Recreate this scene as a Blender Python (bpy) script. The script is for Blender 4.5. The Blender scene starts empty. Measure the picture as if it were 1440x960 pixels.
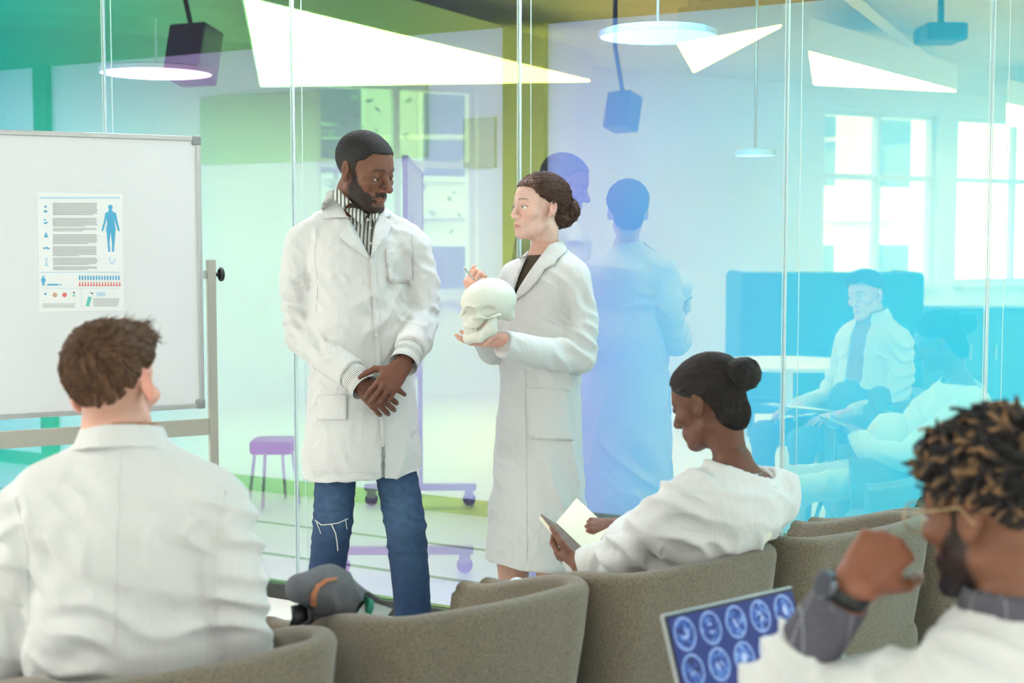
import bpy, bmesh, math, random
import numpy as np
from mathutils import Vector, Matrix
from mathutils.bvhtree import BVHTree
from mathutils.geometry import delaunay_2d_cdt

# ------------------------------------------------------------------ scene, camera, world, exposure
sc = bpy.context.scene
COL = sc.collection
CAM = Vector((0, 0, 1.5)); FPX = 2000.0; PITCH = math.atan(145 / FPX)
cd = bpy.data.cameras.new('camera'); cam = bpy.data.objects.new('camera', cd); COL.objects.link(cam)
cd.sensor_width = 36; cd.lens = 36 * FPX / 1440
cam.location = CAM; cam.rotation_euler = (math.pi / 2 - PITCH, 0, 0)
cd.dof.use_dof = True; cd.dof.focus_distance = 4.72; cd.dof.aperture_fstop = 3.2
sc.camera = cam
w = bpy.data.worlds.new('daylight'); sc.world = w; w.use_nodes = True
w.node_tree.nodes['Background'].inputs[0].default_value = (.86, .94, 1, 1)
w.node_tree.nodes['Background'].inputs[1].default_value = 2.6
sc.view_settings.view_transform = 'Standard'; sc.view_settings.look = 'None'
sc.view_settings.gamma = 1; sc.view_settings.use_curve_mapping = False
sc.view_settings.exposure = 0.88
sc.cycles.use_denoising = True
sc.cycles.max_bounces = 8; sc.cycles.diffuse_bounces = 4; sc.cycles.transparent_max_bounces = 12
sc.cycles.sample_clamp_indirect = 6
sc.cycles.caustics_reflective = True

FWD = Vector((0, math.cos(PITCH), -math.sin(PITCH))); UPV = Vector((0, math.sin(PITCH), math.cos(PITCH)))
def ray(px, py):
    return FWD + Vector(((px - 720) / FPX, 0, 0)) + UPV * ((480 - py) / FPX)
def at(px, py, Y):
    r = ray(px, py); return CAM + r * (Y / r.y)

# ------------------------------------------------------------------ materials
def lin(c):
    return tuple((v / 12.92 if v <= .04045 else ((v + .055) / 1.055) ** 2.4) for v in [x / 255 for x in c])
MATS = {}
def mat(name, rgb, rough=.6, metal=0, bump=0, bscale=60, var=0, vscale=40, attr=False, emit=0, sheen=0, spec=.5, sss=0, fold=0):
    if name in MATS: return MATS[name]
    m = bpy.data.materials.new(name); m.use_nodes = True
    nt = m.node_tree; N = nt.nodes; L = nt.links; b = N['Principled BSDF']
    c = (*lin(rgb), 1)
    b.inputs['Base Color'].default_value = c; b.inputs['Roughness'].default_value = rough
    b.inputs['Metallic'].default_value = metal; b.inputs['Specular IOR Level'].default_value = spec
    if sheen: b.inputs['Sheen Weight'].default_value = sheen
    if sss:
        b.inputs['Subsurface Weight'].default_value = sss; b.inputs['Subsurface Radius'].default_value = (.01, .004, .002); b.inputs['Subsurface Scale'].default_value = 1
    src = None
    if attr:
        a = N.new('ShaderNodeAttribute'); a.attribute_name = 'Col'; src = a.outputs['Color']; L.new(src, b.inputs['Base Color'])
    tc = N.new('ShaderNodeTexCoord')
    if var:
        n = N.new('ShaderNodeTexNoise'); n.inputs['Scale'].default_value = vscale; n.inputs['Detail'].default_value = 4; L.new(tc.outputs['Object'], n.inputs['Vector'])
        r = N.new('ShaderNodeMapRange'); r.inputs['To Min'].default_value = 1 - var; r.inputs['To Max'].default_value = 1 + var
        r.inputs['From Min'].default_value = .3; r.inputs['From Max'].default_value = .7; L.new(n.outputs['Fac'], r.inputs['Value'])
        x = N.new('ShaderNodeVectorMath'); x.operation = 'SCALE'; L.new(r.outputs[0], x.inputs['Scale'])
        if src: L.new(src, x.inputs[0])
        else: x.inputs[0].default_value = c[:3]
        L.new(x.outputs[0], b.inputs['Base Color'])
    if bump:
        n = N.new('ShaderNodeTexNoise'); n.inputs['Scale'].default_value = bscale; n.inputs['Detail'].default_value = 5; L.new(tc.outputs['Object'], n.inputs['Vector'])
        bp = N.new('ShaderNodeBump'); bp.inputs['Strength'].default_value = bump; bp.inputs['Distance'].default_value = .004
        L.new(n.outputs['Fac'], bp.inputs['Height']); L.new(bp.outputs[0], b.inputs['Normal'])
        if fold:   # soft cloth creases
            mp = N.new('ShaderNodeMapping'); mp.inputs['Scale'].default_value = (1, 1, .45); L.new(tc.outputs['Object'], mp.inputs[0])
            n2 = N.new('ShaderNodeTexNoise'); n2.inputs['Scale'].default_value = 16; n2.inputs['Detail'].default_value = 3; n2.inputs['Distortion'].default_value = .8; L.new(mp.outputs[0], n2.inputs['Vector'])
            bp2 = N.new('ShaderNodeBump'); bp2.inputs['Strength'].default_value = fold; bp2.inputs['Distance'].default_value = .02
            L.new(n2.outputs['Fac'], bp2.inputs['Height']); L.new(bp2.outputs[0], bp.inputs['Normal'])
    if emit:
        b.inputs['Emission Color'].default_value = c; b.inputs['Emission Strength'].default_value = emit
    MATS[name] = m; return m

# ------------------------------------------------------------------ object helpers
def setp(o, label=None, cat=None, group=None, kind=None):
    if label: o['label'] = label
    if cat: o['category'] = cat
    if group: o['group'] = group
    if kind: o['kind'] = kind
    return o
def thing(name, loc, rz=0, label=None, cat=None, group=None):
    o = bpy.data.objects.new(name, None); COL.objects.link(o); o.empty_display_size = .1
    o.location = loc; o.rotation_euler = (0, 0, rz); bpy.context.view_layer.update()
    return setp(o, label, cat, group)
def child(o, p):
    """parent an object whose mesh is in world coordinates / whose matrix is a world matrix"""
    if p is not None:
        mw = o.matrix_world.copy() if o.type == 'EMPTY' else o.matrix_basis.copy()
        o.parent = p; o.matrix_parent_inverse = Matrix.Identity(4)
        o.matrix_basis = WM(p).inverted() @ mw
    return o
def WM(o):
    m = o.matrix_basis.copy()
    if o.parent: m = WM(o.parent) @ o.matrix_parent_inverse @ m
    return m
def mesh(name, v, f, m, parent=None, smooth=False, col=None, world=True, mats=None, fmat=None):
    """vertices in world coordinates; origin goes to the parent's frame"""
    v = np.asarray(v, dtype=np.float64).reshape(-1, 3)
    if parent is not None and world:
        M = np.array(WM(parent).inverted()); v = v @ M[:3, :3].T + M[:3, 3]
    me = bpy.data.meshes.new(name)
    me.from_pydata([tuple(map(float, x)) for x in v], [], [tuple(map(int, x)) for x in f])
    for mm in (mats or [m]): me.materials.append(mm)
    if fmat is not None: me.polygons.foreach_set('material_index', np.asarray(fmat, dtype=np.int32))
    if smooth: me.polygons.foreach_set('use_smooth', np.ones(len(me.polygons), dtype=bool))
    if col is not None:
        a = me.color_attributes.new('Col', 'FLOAT_COLOR', 'POINT')
        c = np.ones((len(v), 4), dtype=np.float32); c[:, :3] = col; a.data.foreach_set('color', c.ravel())
    me.update()
    o = bpy.data.objects.new(name, me); COL.objects.link(o)
    if parent is not None: o.parent = parent
    return o
class G:
    """collects shapes into one mesh"""
    def __init__(s): s.v = []; s.f = []; s.fm = []
    def add(s, v, f, mi=0):
        o = len(s.v); s.v += [tuple(x) for x in v]; s.f += [tuple(i + o for i in q) for q in f]; s.fm += [mi] * len(f); return s
    def box(s, c, d, R=None, mi=0, bev=0):
        x, y, z = d[0] / 2, d[1] / 2, d[2] / 2
        if bev:
            b = min(bev, x * .95, y * .95, z * .95); bm = bmesh.new(); bmesh.ops.create_cube(bm, size=1)
            bmesh.ops.scale(bm, verts=bm.verts, vec=Vector(d)); bmesh.ops.bevel(bm, geom=bm.edges[:], offset=b, segments=2, affect='EDGES', profile=.5)
            bm.verts.index_update(); V = [w_.co.copy() for w_ in bm.verts]; F = [[w_.index for w_ in f.verts] for f in bm.faces]; bm.free()
        else:
            V = [Vector((a, b_, c_)) for c_ in (-z, z) for b_ in (-y, y) for a in (-x, x)]
            F = [(0, 2, 3, 1), (4, 5, 7, 6), (0, 1, 5, 4), (2, 6, 7, 3), (0, 4, 6, 2), (1, 3, 7, 5)]
        if R is not None: V = [R @ q for q in V]
        return s.add([q + Vector(c) for q in V], F, mi)
    def tube(s, pts, r, n=10, mi=0, cap=True, sq=(1, 1)):
        pts = [Vector(p) for p in pts]; rr = r if hasattr(r, '__len__') else [r] * len(pts)
        V = []; F = []; up = None
        for i, p in enumerate(pts):
            t = (pts[min(i + 1, len(pts) - 1)] - pts[max(i - 1, 0)]).normalized()
            if up is None: up = Vector((0, 0, 1)) if abs(t.z) < .9 else Vector((1, 0, 0))
            a = t.cross(up).normalized(); b = a.cross(t).normalized(); up = b
            for k in range(n):
                q = 2 * math.pi * k / n; V.append(p + a * math.cos(q) * rr[i] * sq[0] + b * math.sin(q) * rr[i] * sq[1])
        for i in range(len(pts) - 1):
            for k in range(n): F.append((i * n + k, i * n + (k + 1) % n, (i + 1) * n + (k + 1) % n, (i + 1) * n + k))
        if cap: F.append(tuple(range(n))[::-1]); F.append(tuple((len(pts) - 1) * n + k for k in range(n)))
        return s.add(V, F, mi)
    def disc(s, c, nrm, r, h, n=20, mi=0):
        nrm = Vector(nrm).normalized(); return s.tube([Vector(c) - nrm * h / 2, Vector(c) + nrm * h / 2], r, n, mi)
    def lathe(s, c, prof, n=24, axis=Vector((0, 0, 1)), mi=0):
        axis = Vector(axis).normalized(); a = axis.orthogonal().normalized(); b = axis.cross(a); V = []; F = []
        for r, z in prof:
            for k in range(n):
                q = 2 * math.pi * k / n; V.append(Vector(c) + axis * z + a * math.cos(q) * r + b * math.sin(q) * r)
        for i in range(len(prof) - 1):
            for k in range(n): F.append((i * n + k, i * n + (k + 1) % n, (i + 1) * n + (k + 1) % n, (i + 1) * n + k))
        return s.add(V, F, mi)
    def prism(s, poly, z0, z1, mi=0):
        n = len(poly); V = [(x, y, z0) for x, y in poly] + [(x, y, z1) for x, y in poly]
        return s.add(V, [tuple(range(n))[::-1], tuple(range(n, 2 * n))] + [(i, (i + 1) % n, n + (i + 1) % n, n + i) for i in range(n)], mi)
    def build(s, name, m, parent=None, smooth=False, world=True, mats=None, auto=False):
        o = mesh(name, s.v, s.f, m, parent, smooth or auto, None, world, mats, s.fm if mats else None)
        if auto:
            bm = bmesh.new(); bm.from_mesh(o.data)
            for e in bm.edges:
                if len(e.link_faces) == 2 and e.calc_face_angle(0) > .7: e.smooth = False
            bm.to_mesh(o.data); bm.free()
        return o
def struct(o): return setp(o, kind='structure')
def Rz(a): return Matrix.Rotation(a, 3, 'Z')

# ------------------------------------------------------------------ the room
GN = Vector((.5, .866025, 0)); GE = Vector((.866025, -.5, 0)); GC = 4.596      # glass plane: GN.p = GC
def gp(s, t=0, z=0): return GE * s + GN * (GC + t) + Vector((0, 0, z))           # along the glass, behind it, up
GROT = Rz(math.atan2(GE.y, GE.x))
def sx(px):                                                                     # picture column -> position along glass
    u = (px - 720) / FPX; d = GC / (GN.x * u + GN.y); return GE.dot(Vector((u * d, d, 0)))
XL, XR, YB, ZC = -7.5, 4.5, -8.0, 3.2
def gy(x): return (GC - GN.x * x) / GN.y
mw = mat('wall_paint', (238, 240, 240), .8, bump=.05, bscale=200, var=.02, vscale=3)
mfl = mat('floor_vinyl', (226, 226, 216), .35, var=.02, vscale=6)
mce = mat('ceiling_concrete', (222, 223, 220), .9, bump=.2, bscale=20, var=.08, vscale=3)
mdark = mat('dark_joint', (52, 54, 56), .6, var=.06)
mcd = mat('corridor_ceiling_grey', (58, 58, 58), .9, var=.1, vscale=5)
mframe = mat('black_metal', (34, 38, 36), .45, var=.05)
malu = mat('aluminium', (186, 188, 186), .38, .75, var=.03)
mgreyp = mat('grey_plastic', (140, 144, 144), .5, var=.03)
poly = [(XL, YB), (XR, YB), (XR, gy(XR)), (XL, gy(XL))]
struct(G().prism(poly, -.1, 0).build('floor', mfl))
struct(G().prism(poly, ZC, ZC + .1).build('ceiling', mce))
FILL_WIN = [(-5.6, -3.4), (-2.6, -.4), (.4, 2.6)]; g = G(); xs = XL  # window openings added in the unseen back wall for frontal fill daylight
for a, b in FILL_WIN:
    g.box(((xs + a) / 2, YB - .12, ZC / 2), (a - xs, .24, ZC)); xs = b
    g.box(((a + b) / 2, YB - .12, .45), (b - a, .24, .9)); g.box(((a + b) / 2, YB - .12, (3.0 + ZC) / 2), (b - a, .24, ZC - 3.0))
g.box(((xs + XR) / 2, YB - .12, ZC / 2), (XR - xs, .24, ZC)); struct(g.build('wall_back', mw))
struct(G().box((XR + .1, (YB + gy(XR)) / 2, ZC / 2), (.2, gy(XR) - YB, ZC)).build('wall_right', mw))
# left wall with window openings (seen mirrored in the glass partition)
WIN = [(-7.3, -5.15), (-4.85, -3.05), (1.35, 3.0)]; WZ0, WZ1 = .95, 2.95
g = G(); ys = YB
for a, b in WIN:
    g.box((XL - .12, (ys + a) / 2, ZC / 2), (.24, a - ys, ZC)); ys = b
    g.box((XL - .12, (a + b) / 2, WZ0 / 2), (.24, b - a, WZ0)); g.box((XL - .12, (a + b) / 2, (WZ1 + ZC) / 2), (.24, b - a, ZC - WZ1))
g.box((XL - .12, (ys + gy(XL)) / 2, ZC / 2), (.24, gy(XL) - ys, ZC))
struct(g.build('wall_left', mw))
mwf = mat('window_frame_white', (228, 232, 234), .4, var=.02)
mpane = bpy.data.materials.new('clear_pane'); mpane.use_nodes = True; nt = mpane.node_tree
nt.nodes.remove(nt.nodes['Principled BSDF']); tr = nt.nodes.new('ShaderNodeBsdfTransparent'); tr.inputs[0].default_value = (.95, .97, .97, 1)
gl = nt.nodes.new('ShaderNodeBsdfGlossy'); gl.inputs['Color'].default_value = (.05, .05, .05, 1); gl.inputs['Roughness'].default_value = .02
ad = nt.nodes.new('ShaderNodeAddShader'); nt.links.new(tr.outputs[0], ad.inputs[0]); nt.links.new(gl.outputs[0], ad.inputs[1]); nt.links.new(ad.outputs[0], nt.nodes['Material Output'].inputs[0])
for i, (a, b) in enumerate(WIN):
    g = G()
    for y in (a + .03, (a + b) / 2, b - .03): g.box((XL - .12, y, (WZ0 + WZ1) / 2), (.08, .06, WZ1 - WZ0))
    for z in (WZ0 + .03, WZ0 + 1.25, WZ1 - .03): g.box((XL - .12, (a + b) / 2, z), (.078, b - a, .06))
    o = struct(g.build('window_%d' % (i + 1), mwf))
    for y0, y1 in ((a, (a + b) / 2), ((a + b) / 2, b)): G().box((XL - .12, (y0 + y1) / 2, (WZ0 + WZ1) / 2), (.008, y1 - y0 - .06, WZ1 - WZ0 - .06)).build('pane', mpane, o)
    G().box((XL + .06, (a + b) / 2, WZ0 - .02), (.16, b - a + .1, .04)).build('window_sill', mwf, o)
for i, (a, b) in enumerate(FILL_WIN):
    g = G()
    for x in (a + .03, (a + b) / 2, b - .03): g.box((x, YB - .12, 1.95), (.06, .08, 2.1))
    for z in (.93, 2.97): g.box(((a + b) / 2, YB - .12, z), (b - a, .078, .06))
    o = struct(g.build('window_%d' % (i + 11), mwf))  # frames of the added fill windows, behind the camera
    for x0, x1 in ((a, (a + b) / 2), ((a + b) / 2, b)): G().box(((x0 + x1) / 2, YB - .12, 1.95), (x1 - x0 - .06, .008, 2.04)).build('pane', mpane, o)
# corridor behind the glass
S0, S1, TW = -8.6, 1.2, 1.92
def gbox(g, s0, s1, t0, t1, z0, z1, mi=0):
    g.box(gp((s0 + s1) / 2, (t0 + t1) / 2, (z0 + z1) / 2), (abs(s1 - s0), abs(t1 - t0), abs(z1 - z0)), GROT, mi); return g
struct(gbox(G(), S0, S1, -.0, TW + .1, -.1, 0).build('floor_corridor', mfl))
struct(gbox(G(), S0, S1, TW, TW + .15, 0, 3.2).build('wall_corridor', mw))
struct(gbox(gbox(G(), S0, S0 + .1, .03, TW, 0, 3.2), S1 - .1, S1, .03, TW, 0, 3.2).build('wall_corridor_ends', mw))
struct(gbox(G(), S0, S1, .0, TW + .1, 2.6, 2.7).build('ceiling_corridor', mcd))
mbb = mat('baseboard_grey', (104, 106, 104), .7, var=.05); mln = mat('floor_line_grey', (128, 130, 128), .6, var=.05)
struct(gbox(G(), S0, S1, TW - .015, TW, 0, .085).build('baseboard_corridor', mbb))
for k, (t, ww) in enumerate(((.62, .034), (1.2, .03))):
    struct(gbox(G(), S0, S1, t - ww / 2, t + ww / 2, -.002, .0025).build('trim_%d' % (k + 1), mln))
# dark posts against the corridor wall
for px0, px1 in ((44, 62), (700, 757)):
    f = (GC + TW - .1) / GC
    setp(gbox(G(), sx(px0) * f, sx(px1) * f, TW - .05, TW - .001, .086, 2.6).build('corridor_post', mat('post_grey', (60, 62, 60), .7, var=.05)),
         'slim dark corridor post behind the glass above the whiteboard' if px0 < 100 else 'wide dark corridor post behind the glass between the two standing people', 'post')
mpg = mat('panel_grey', (178, 180, 176), .7, var=.03)
for px0, px1, py0, py1, lb in ((290, 604, 128, 226, 'long grey wall panel in the corridor behind the standing man'), (656, 699, 166, 236, 'small grey wall panel in the corridor beside the dark post')):
    f = (GC + TW) / GC; xm = (px0 + px1) / 2; dd = f * GC / (GN.x * (xm - 720) / FPX + GN.y)
    g = gbox(G(), sx(px0) * f, sx(px1) * f, TW - .03, TW, at(xm, py1, dd).z, at(xm, py0, dd).z)
    setp(g.build('wall_panel', mpg), lb, 'wall panel')
# glass partition: dichroic film, transmits one colour and mirrors its complement
def dichroic(name, off):
    m = bpy.data.materials.new(name); m.use_nodes = True; nt = m.node_tree; N = nt.nodes; L = nt.links
    N.remove(N['Principled BSDF'])
    ge = N.new('ShaderNodeNewGeometry'); dt = N.new('ShaderNodeVectorMath'); dt.operation = 'DOT_PRODUCT'; dt.inputs[1].default_value = GE
    L.new(ge.outputs['Position'], dt.inputs[0])
    mr = N.new('ShaderNodeMapRange'); a, b = sx(-200), sx(1600); mr.inputs['From Min'].default_value = a + off; mr.inputs['From Max'].default_value = b + off; L.new(dt.outputs['Value'], mr.inputs['Value'])
    rt, rr = N.new('ShaderNodeValToRGB'), N.new('ShaderNodeValToRGB')
    stops = [(0, (.44, .36, .60), (.00, .32, .25)), (110, (.56, .42, .66), (.03, .34, .22)), (300, (.66, .41, .70), (.12, .32, .13)), (560, (.54, .40, .82), (.15, .31, .08)),
             (740, (.42, .48, .88), (.28, .32, .06)), (800, (.28, .42, .92), (.34, .31, .06)), (890, (.16, .54, .94), (.42, .31, .07)), (1100, (.10, .66, .90), (.44, .31, .07)), (1400, (.06, .68, .86), (.50, .36, .12))]
    for cr, j in ((rt, 1), (rr, 2)):
        el = cr.color_ramp.elements
        for q, st in enumerate(stops):
            pos = (sx(st[0]) - a) / (b - a)
            e = el[q] if q < 2 else el.new(pos)
            e.position = pos; e.color = (*st[j], 1)
        L.new(mr.outputs[0], cr.inputs[0])
    tr = N.new('ShaderNodeBsdfTransparent'); gl = N.new('ShaderNodeBsdfGlossy'); gl.inputs['Roughness'].default_value = .0
    ad = N.new('ShaderNodeAddShader'); L.new(rt.outputs[0], tr.inputs[0]); L.new(rr.outputs[0], gl.inputs['Color'])
    L.new(tr.outputs[0], ad.inputs[0]); L.new(gl.outputs[0], ad.inputs[1]); L.new(ad.outputs[0], N['Material Output'].inputs[0])
    return m
medge = mat('glass_edge', (205, 226, 222), .3, var=.02)
mclear = bpy.data.materials.new('clear_back'); mclear.use_nodes = True; nt = mclear.node_tree
tr = nt.nodes.new('ShaderNodeBsdfTransparent'); nt.links.new(tr.outputs[0], nt.nodes['Material Output'].inputs[0])
seams = [S0 + .0, sx(152), sx(414), sx(730), sx(1103), sx(1388), S1 - .0]
for i in range(6):
    a, b = seams[i] + .003, seams[i + 1] - .003
    P = [gp(a, 0, .06), gp(b, 0, .06), gp(b, 0, 3.2), gp(a, 0, 3.2)]; Q = [p + GN * .012 for p in P]
    # front face carries the film
    o = mesh('window_%d' % (4 + i), P + Q, [(0, 1, 2, 3), (5, 4, 7, 6), (0, 4, 5, 1), (3, 2, 6, 7), (0, 3, 7, 4), (1, 5, 6, 2)], None,
             mats=[dichroic('dichroic_film_%d' % i, .0 + .06 * ((i % 2) * 2 - 1)), mclear, medge], fmat=[0, 1, 2, 2, 2, 2])
    struct(o)
    if i:
        g = G()
        for ds, w_ in ((-.007, .0012), (.006, .0016), (.050, .0009)): gbox(g, seams[i] + ds - w_, seams[i] + ds + w_, -.0025, .0, .06, 3.2)
        g.build('joint_strip', medge, o)
struct(gbox(G(), S0, S1, -.02, .05, 0, .06).build('trim_3', mframe))
# ------------------------------------------------------------------ implicit surfaces (smooth organic meshes)
def smin(a, b, k):
    if k <= 0: return np.minimum(a, b)
    h = np.clip(.5 + .5 * (b - a) / k, 0, 1); return b + (a - b) * h - k * h * (1 - h)
class SDF:
    def __init__(s): s.p = []; s.M = None
    def frame(s, M): s.M = None if M is None else np.array(M); return s
    def _t(s, c):
        c = np.asarray(c, float)
        return c if s.M is None else s.M[:3, :3] @ c + s.M[:3, 3]
    def _r(s, R):
        R = np.eye(3) if R is None else np.array(R)
        return R if s.M is None else s.M[:3, :3] @ R
    def cone(s, a, b, ra, rb, k=.01, op='u', flat=0):
        a, b = s._t(a), s._t(b); rm = max(ra, rb)
        d = b - a; L = np.linalg.norm(d) + 1e-9; u = d / L
        def f(P):
            q = P - a; t = q @ u; tc = np.clip(t / L, 0, 1)
            dist = np.linalg.norm(q - (tc * L)[..., None] * u, axis=-1) - (ra + (rb - ra) * tc)
            if flat:                                   # flat cut ends
                rad = np.linalg.norm(q - t[..., None] * u, axis=-1) - (ra + (rb - ra) * tc)
                e = np.maximum(-t if flat in (1, 3) else -1e9, t - L if flat in (2, 3) else -1e9)
                dist = np.maximum(np.where((t >= 0) & (t <= L), rad, np.maximum(dist, -1) if flat != 3 else rad), e) if flat == 3 else np.maximum(dist, e)
            return dist
        s.p.append((f, np.minimum(a, b) - rm, np.maximum(a, b) + rm, op, k)); return s
    def chain(s, pts, rr, k=.01, op='u', flat=0):
        for i in range(len(pts) - 1): s.cone(pts[i], pts[i + 1], rr[i], rr[i + 1], k, op, flat if i == len(pts) - 2 else 0)
        return s
    def ell(s, c, r, R=None, k=.01, op='u'):
        c = s._t(c); R = s._r(R); r = np.asarray(r, float)
        def f(P):
            q = (P - c) @ R; k0 = np.linalg.norm(q / r, axis=-1); k1 = np.linalg.norm(q / (r * r), axis=-1) + 1e-9
            return k0 * (k0 - 1) / k1
        e = np.abs(R) @ r
        s.p.append((f, c - e, c + e, op, k)); return s
    def econe(s, a, b, ra, rb, ax, k=.02, op='u'):
        """capsule with elliptic section: ra, rb = (radius along ax, radius across)"""
        a, b = s._t(a), s._t(b); d = b - a; L = np.linalg.norm(d) + 1e-9; u = d / L
        ax = (s.M[:3, :3] @ np.asarray(ax, float)) if s.M is not None else np.asarray(ax, float)
        ax = ax - u * (ax @ u); ax /= np.linalg.norm(ax); ay = np.cross(u, ax)
        rm = max(*ra, *rb)
        def f(P):
            q = P - a; t = q @ u; tc = np.clip(t / L, 0, 1); r1 = ra[0] + (rb[0] - ra[0]) * tc; r2 = ra[1] + (rb[1] - ra[1]) * tc
            dz = t - tc * L; mr = np.minimum(r1, r2); x = q @ ax; y = q @ ay
            k0 = np.sqrt((x / r1) ** 2 + (y / r2) ** 2 + (dz / mr) ** 2); k1 = np.sqrt((x / r1 ** 2) ** 2 + (y / r2 ** 2) ** 2 + (dz / mr ** 2) ** 2) + 1e-9
            return k0 * (k0 - 1) / k1
        s.p.append((f, np.minimum(a, b) - rm, np.maximum(a, b) + rm, op, k)); return s
    def box(s, c, hd, R=None, rad=.01, k=.01, op='u'):
        c = s._t(c); R = s._r(R); hd = np.asarray(hd, float)
        def f(P):
            q = np.abs((P - c) @ R) - hd + rad
            return np.linalg.norm(np.maximum(q, 0), axis=-1) + np.minimum(q.max(axis=-1), 0) - rad
        e = np.abs(R) @ hd
        s.p.append((f, c - e, c + e, op, k)); return s
    def func(s, f, lo, hi, op='u', k=.01):
        s.p.append((f, np.asarray(lo, float), np.asarray(hi, float), op, k)); return s
    def plane(s, c, n, k=.004):
        """cut away the side the normal points to"""
        c = s._t(c); n = np.asarray(n, float)
        if s.M is not None: n = s.M[:3, :3] @ n
        n = n / np.linalg.norm(n)
        s.p.append((lambda P: -((P - c) @ n), np.full(3, -1e3), np.full(3, 1e3), 's', k)); return s
    def mesh(s, h, lo=None, hi=None):
        us = [p for p in s.p if p[3] == 'u']
        lo = np.min([p[1] for p in us], axis=0) - 3 * h if lo is None else np.asarray(lo, float)
        hi = np.max([p[2] for p in us], axis=0) + 3 * h if hi is None else np.asarray(hi, float)
        n = np.ceil((hi - lo) / h).astype(int) + 1
        F = np.full(n, .2, dtype=np.float32)
        ax = [lo[i] + h * np.arange(n[i]) for i in range(3)]
        for f, a, b, op, k in s.p:
            m = k + 3 * h
            i0 = np.clip(np.floor((a - m - lo) / h).astype(int), 0, n); i1 = np.clip(np.ceil((b + m - lo) / h).astype(int) + 1, 0, n)
            if np.any(i1 <= i0): continue
            sl = tuple(slice(i0[j], i1[j]) for j in range(3))
            P = np.stack(np.meshgrid(ax[0][sl[0]], ax[1][sl[1]], ax[2][sl[2]], indexing='ij'), axis=-1)
            d = f(P)
            if op == 'u': F[sl] = smin(F[sl], d, k)
            elif op == 's': F[sl] = -smin(-F[sl], d, k)
            elif op == 'i': F[sl] = -smin(-F[sl], -d, k)
        return nets(F, lo, h)
def nets(F, lo, h):
    S = F < 0; nx, ny, nz = F.shape
    c = [(i, j, k) for i in (0, 1) for j in (0, 1) for k in (0, 1)]
    cnt = sum(S[i:nx - 1 + i, j:ny - 1 + j, k:nz - 1 + k].astype(np.int8) for i, j, k in c)
    I = np.argwhere((cnt > 0) & (cnt < 8)); 
    if len(I) == 0: return np.zeros((0, 3)), []
    V8 = np.stack([F[I[:, 0] + i, I[:, 1] + j, I[:, 2] + k] for i, j, k in c], axis=1)
    acc = np.zeros((len(I), 3)); num = np.zeros(len(I))
    for a in range(8):
        for b in range(a + 1, 8):
            df = [c[b][q] - c[a][q] for q in range(3)]
            if sum(df) != 1 or min(df) < 0: continue
            va, vb = V8[:, a], V8[:, b]; m = (va < 0) != (vb < 0)
            t = np.where(m, va / np.where(m, va - vb, 1), 0)
            acc += np.where(m[:, None], np.array(c[a]) + t[:, None] * np.array(df), 0); num += m
    V = lo + h * (I + acc / num[:, None])
    ID = np.full((nx - 1, ny - 1, nz - 1), -1, dtype=np.int32); ID[I[:, 0], I[:, 1], I[:, 2]] = np.arange(len(I))
    Q = []
    for axis in range(3):
        sh = [slice(None)] * 3; s2 = [slice(None)] * 3; sh[axis] = slice(0, -1); s2[axis] = slice(1, None)
        A, B = S[tuple(sh)], S[tuple(s2)]
        E = np.argwhere(A != B); o1, o2 = [q for q in range(3) if q != axis]
        ok = (E[:, o1] > 0) & (E[:, o2] > 0) & (E[:, o1] < F.shape[o1] - 1) & (E[:, o2] < F.shape[o2] - 1); E = E[ok]
        ins = A[E[:, 0], E[:, 1], E[:, 2]]
        def cell(d1, d2):
            C = E.copy(); C[:, o1] += d1; C[:, o2] += d2; return ID[C[:, 0], C[:, 1], C[:, 2]]
        q = np.stack([cell(-1, -1), cell(0, -1), cell(0, 0), cell(-1, 0)], axis=1)
        flip = ins if axis != 1 else ~ins
        q = np.where(flip[:, None], q, q[:, ::-1]); Q.append(q)
    Q = np.concatenate(Q); Q = Q[(Q >= 0).all(axis=1)]
    return V, Q
def vnormals(V, Q):
    Q = np.asarray(Q); n = np.cross(V[Q[:, 2]] - V[Q[:, 0]], V[Q[:, 3]] - V[Q[:, 1]]); N = np.zeros_like(V)
    for i in range(4): np.add.at(N, Q[:, i], n)
    return N / (np.linalg.norm(N, axis=1)[:, None] + 1e-12)
def relax(V, Q, it=2, lam=.5):
    Q = np.asarray(Q); E = np.concatenate([Q[:, [0, 1]], Q[:, [1, 2]], Q[:, [2, 3]], Q[:, [3, 0]]])
    deg = np.zeros(len(V)); np.add.at(deg, E[:, 0], 1); np.add.at(deg, E[:, 1], 1)
    for _ in range(it):
        A = np.zeros_like(V); np.add.at(A, E[:, 0], V[E[:, 1]]); np.add.at(A, E[:, 1], V[E[:, 0]])
        V = V + lam * (A / deg[:, None] - V)
    return V
def noise3(P, scale, seed=0, n=10):
    """smooth pseudo noise about -1..1"""
    r = np.random.RandomState(seed); out = np.zeros(len(P)); Wp = P * scale
    w1 = np.stack([np.sin(Wp @ r.normal(size=3) * 1.3 + r.rand() * 6.28) for _ in range(3)], axis=1) * .8
    for _ in range(n): out += np.sin((Wp + w1) @ r.normal(size=3) * 2.2 + r.rand() * 6.28)
    return out / math.sqrt(n) / 1.2
def crease(P, d, lam, seed, sharp=.8, warp=1.0):
    """long soft cloth folds running across direction d"""
    d = np.asarray(d, float); d = d / np.linalg.norm(d)
    u = P @ d / lam + warp * .5 * noise3(P, 4 / max(lam * 12, .3), seed) ; e = np.clip(.5 + .8 * noise3(P, 6, seed + 5), 0, 1)
    return (1 - 2 * np.abs(np.sin(np.pi * u)) ** sharp) * e
def near(P, c, r): return np.exp(-np.sum((P - np.asarray(c)) ** 2, axis=1) / (r * r))
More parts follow.
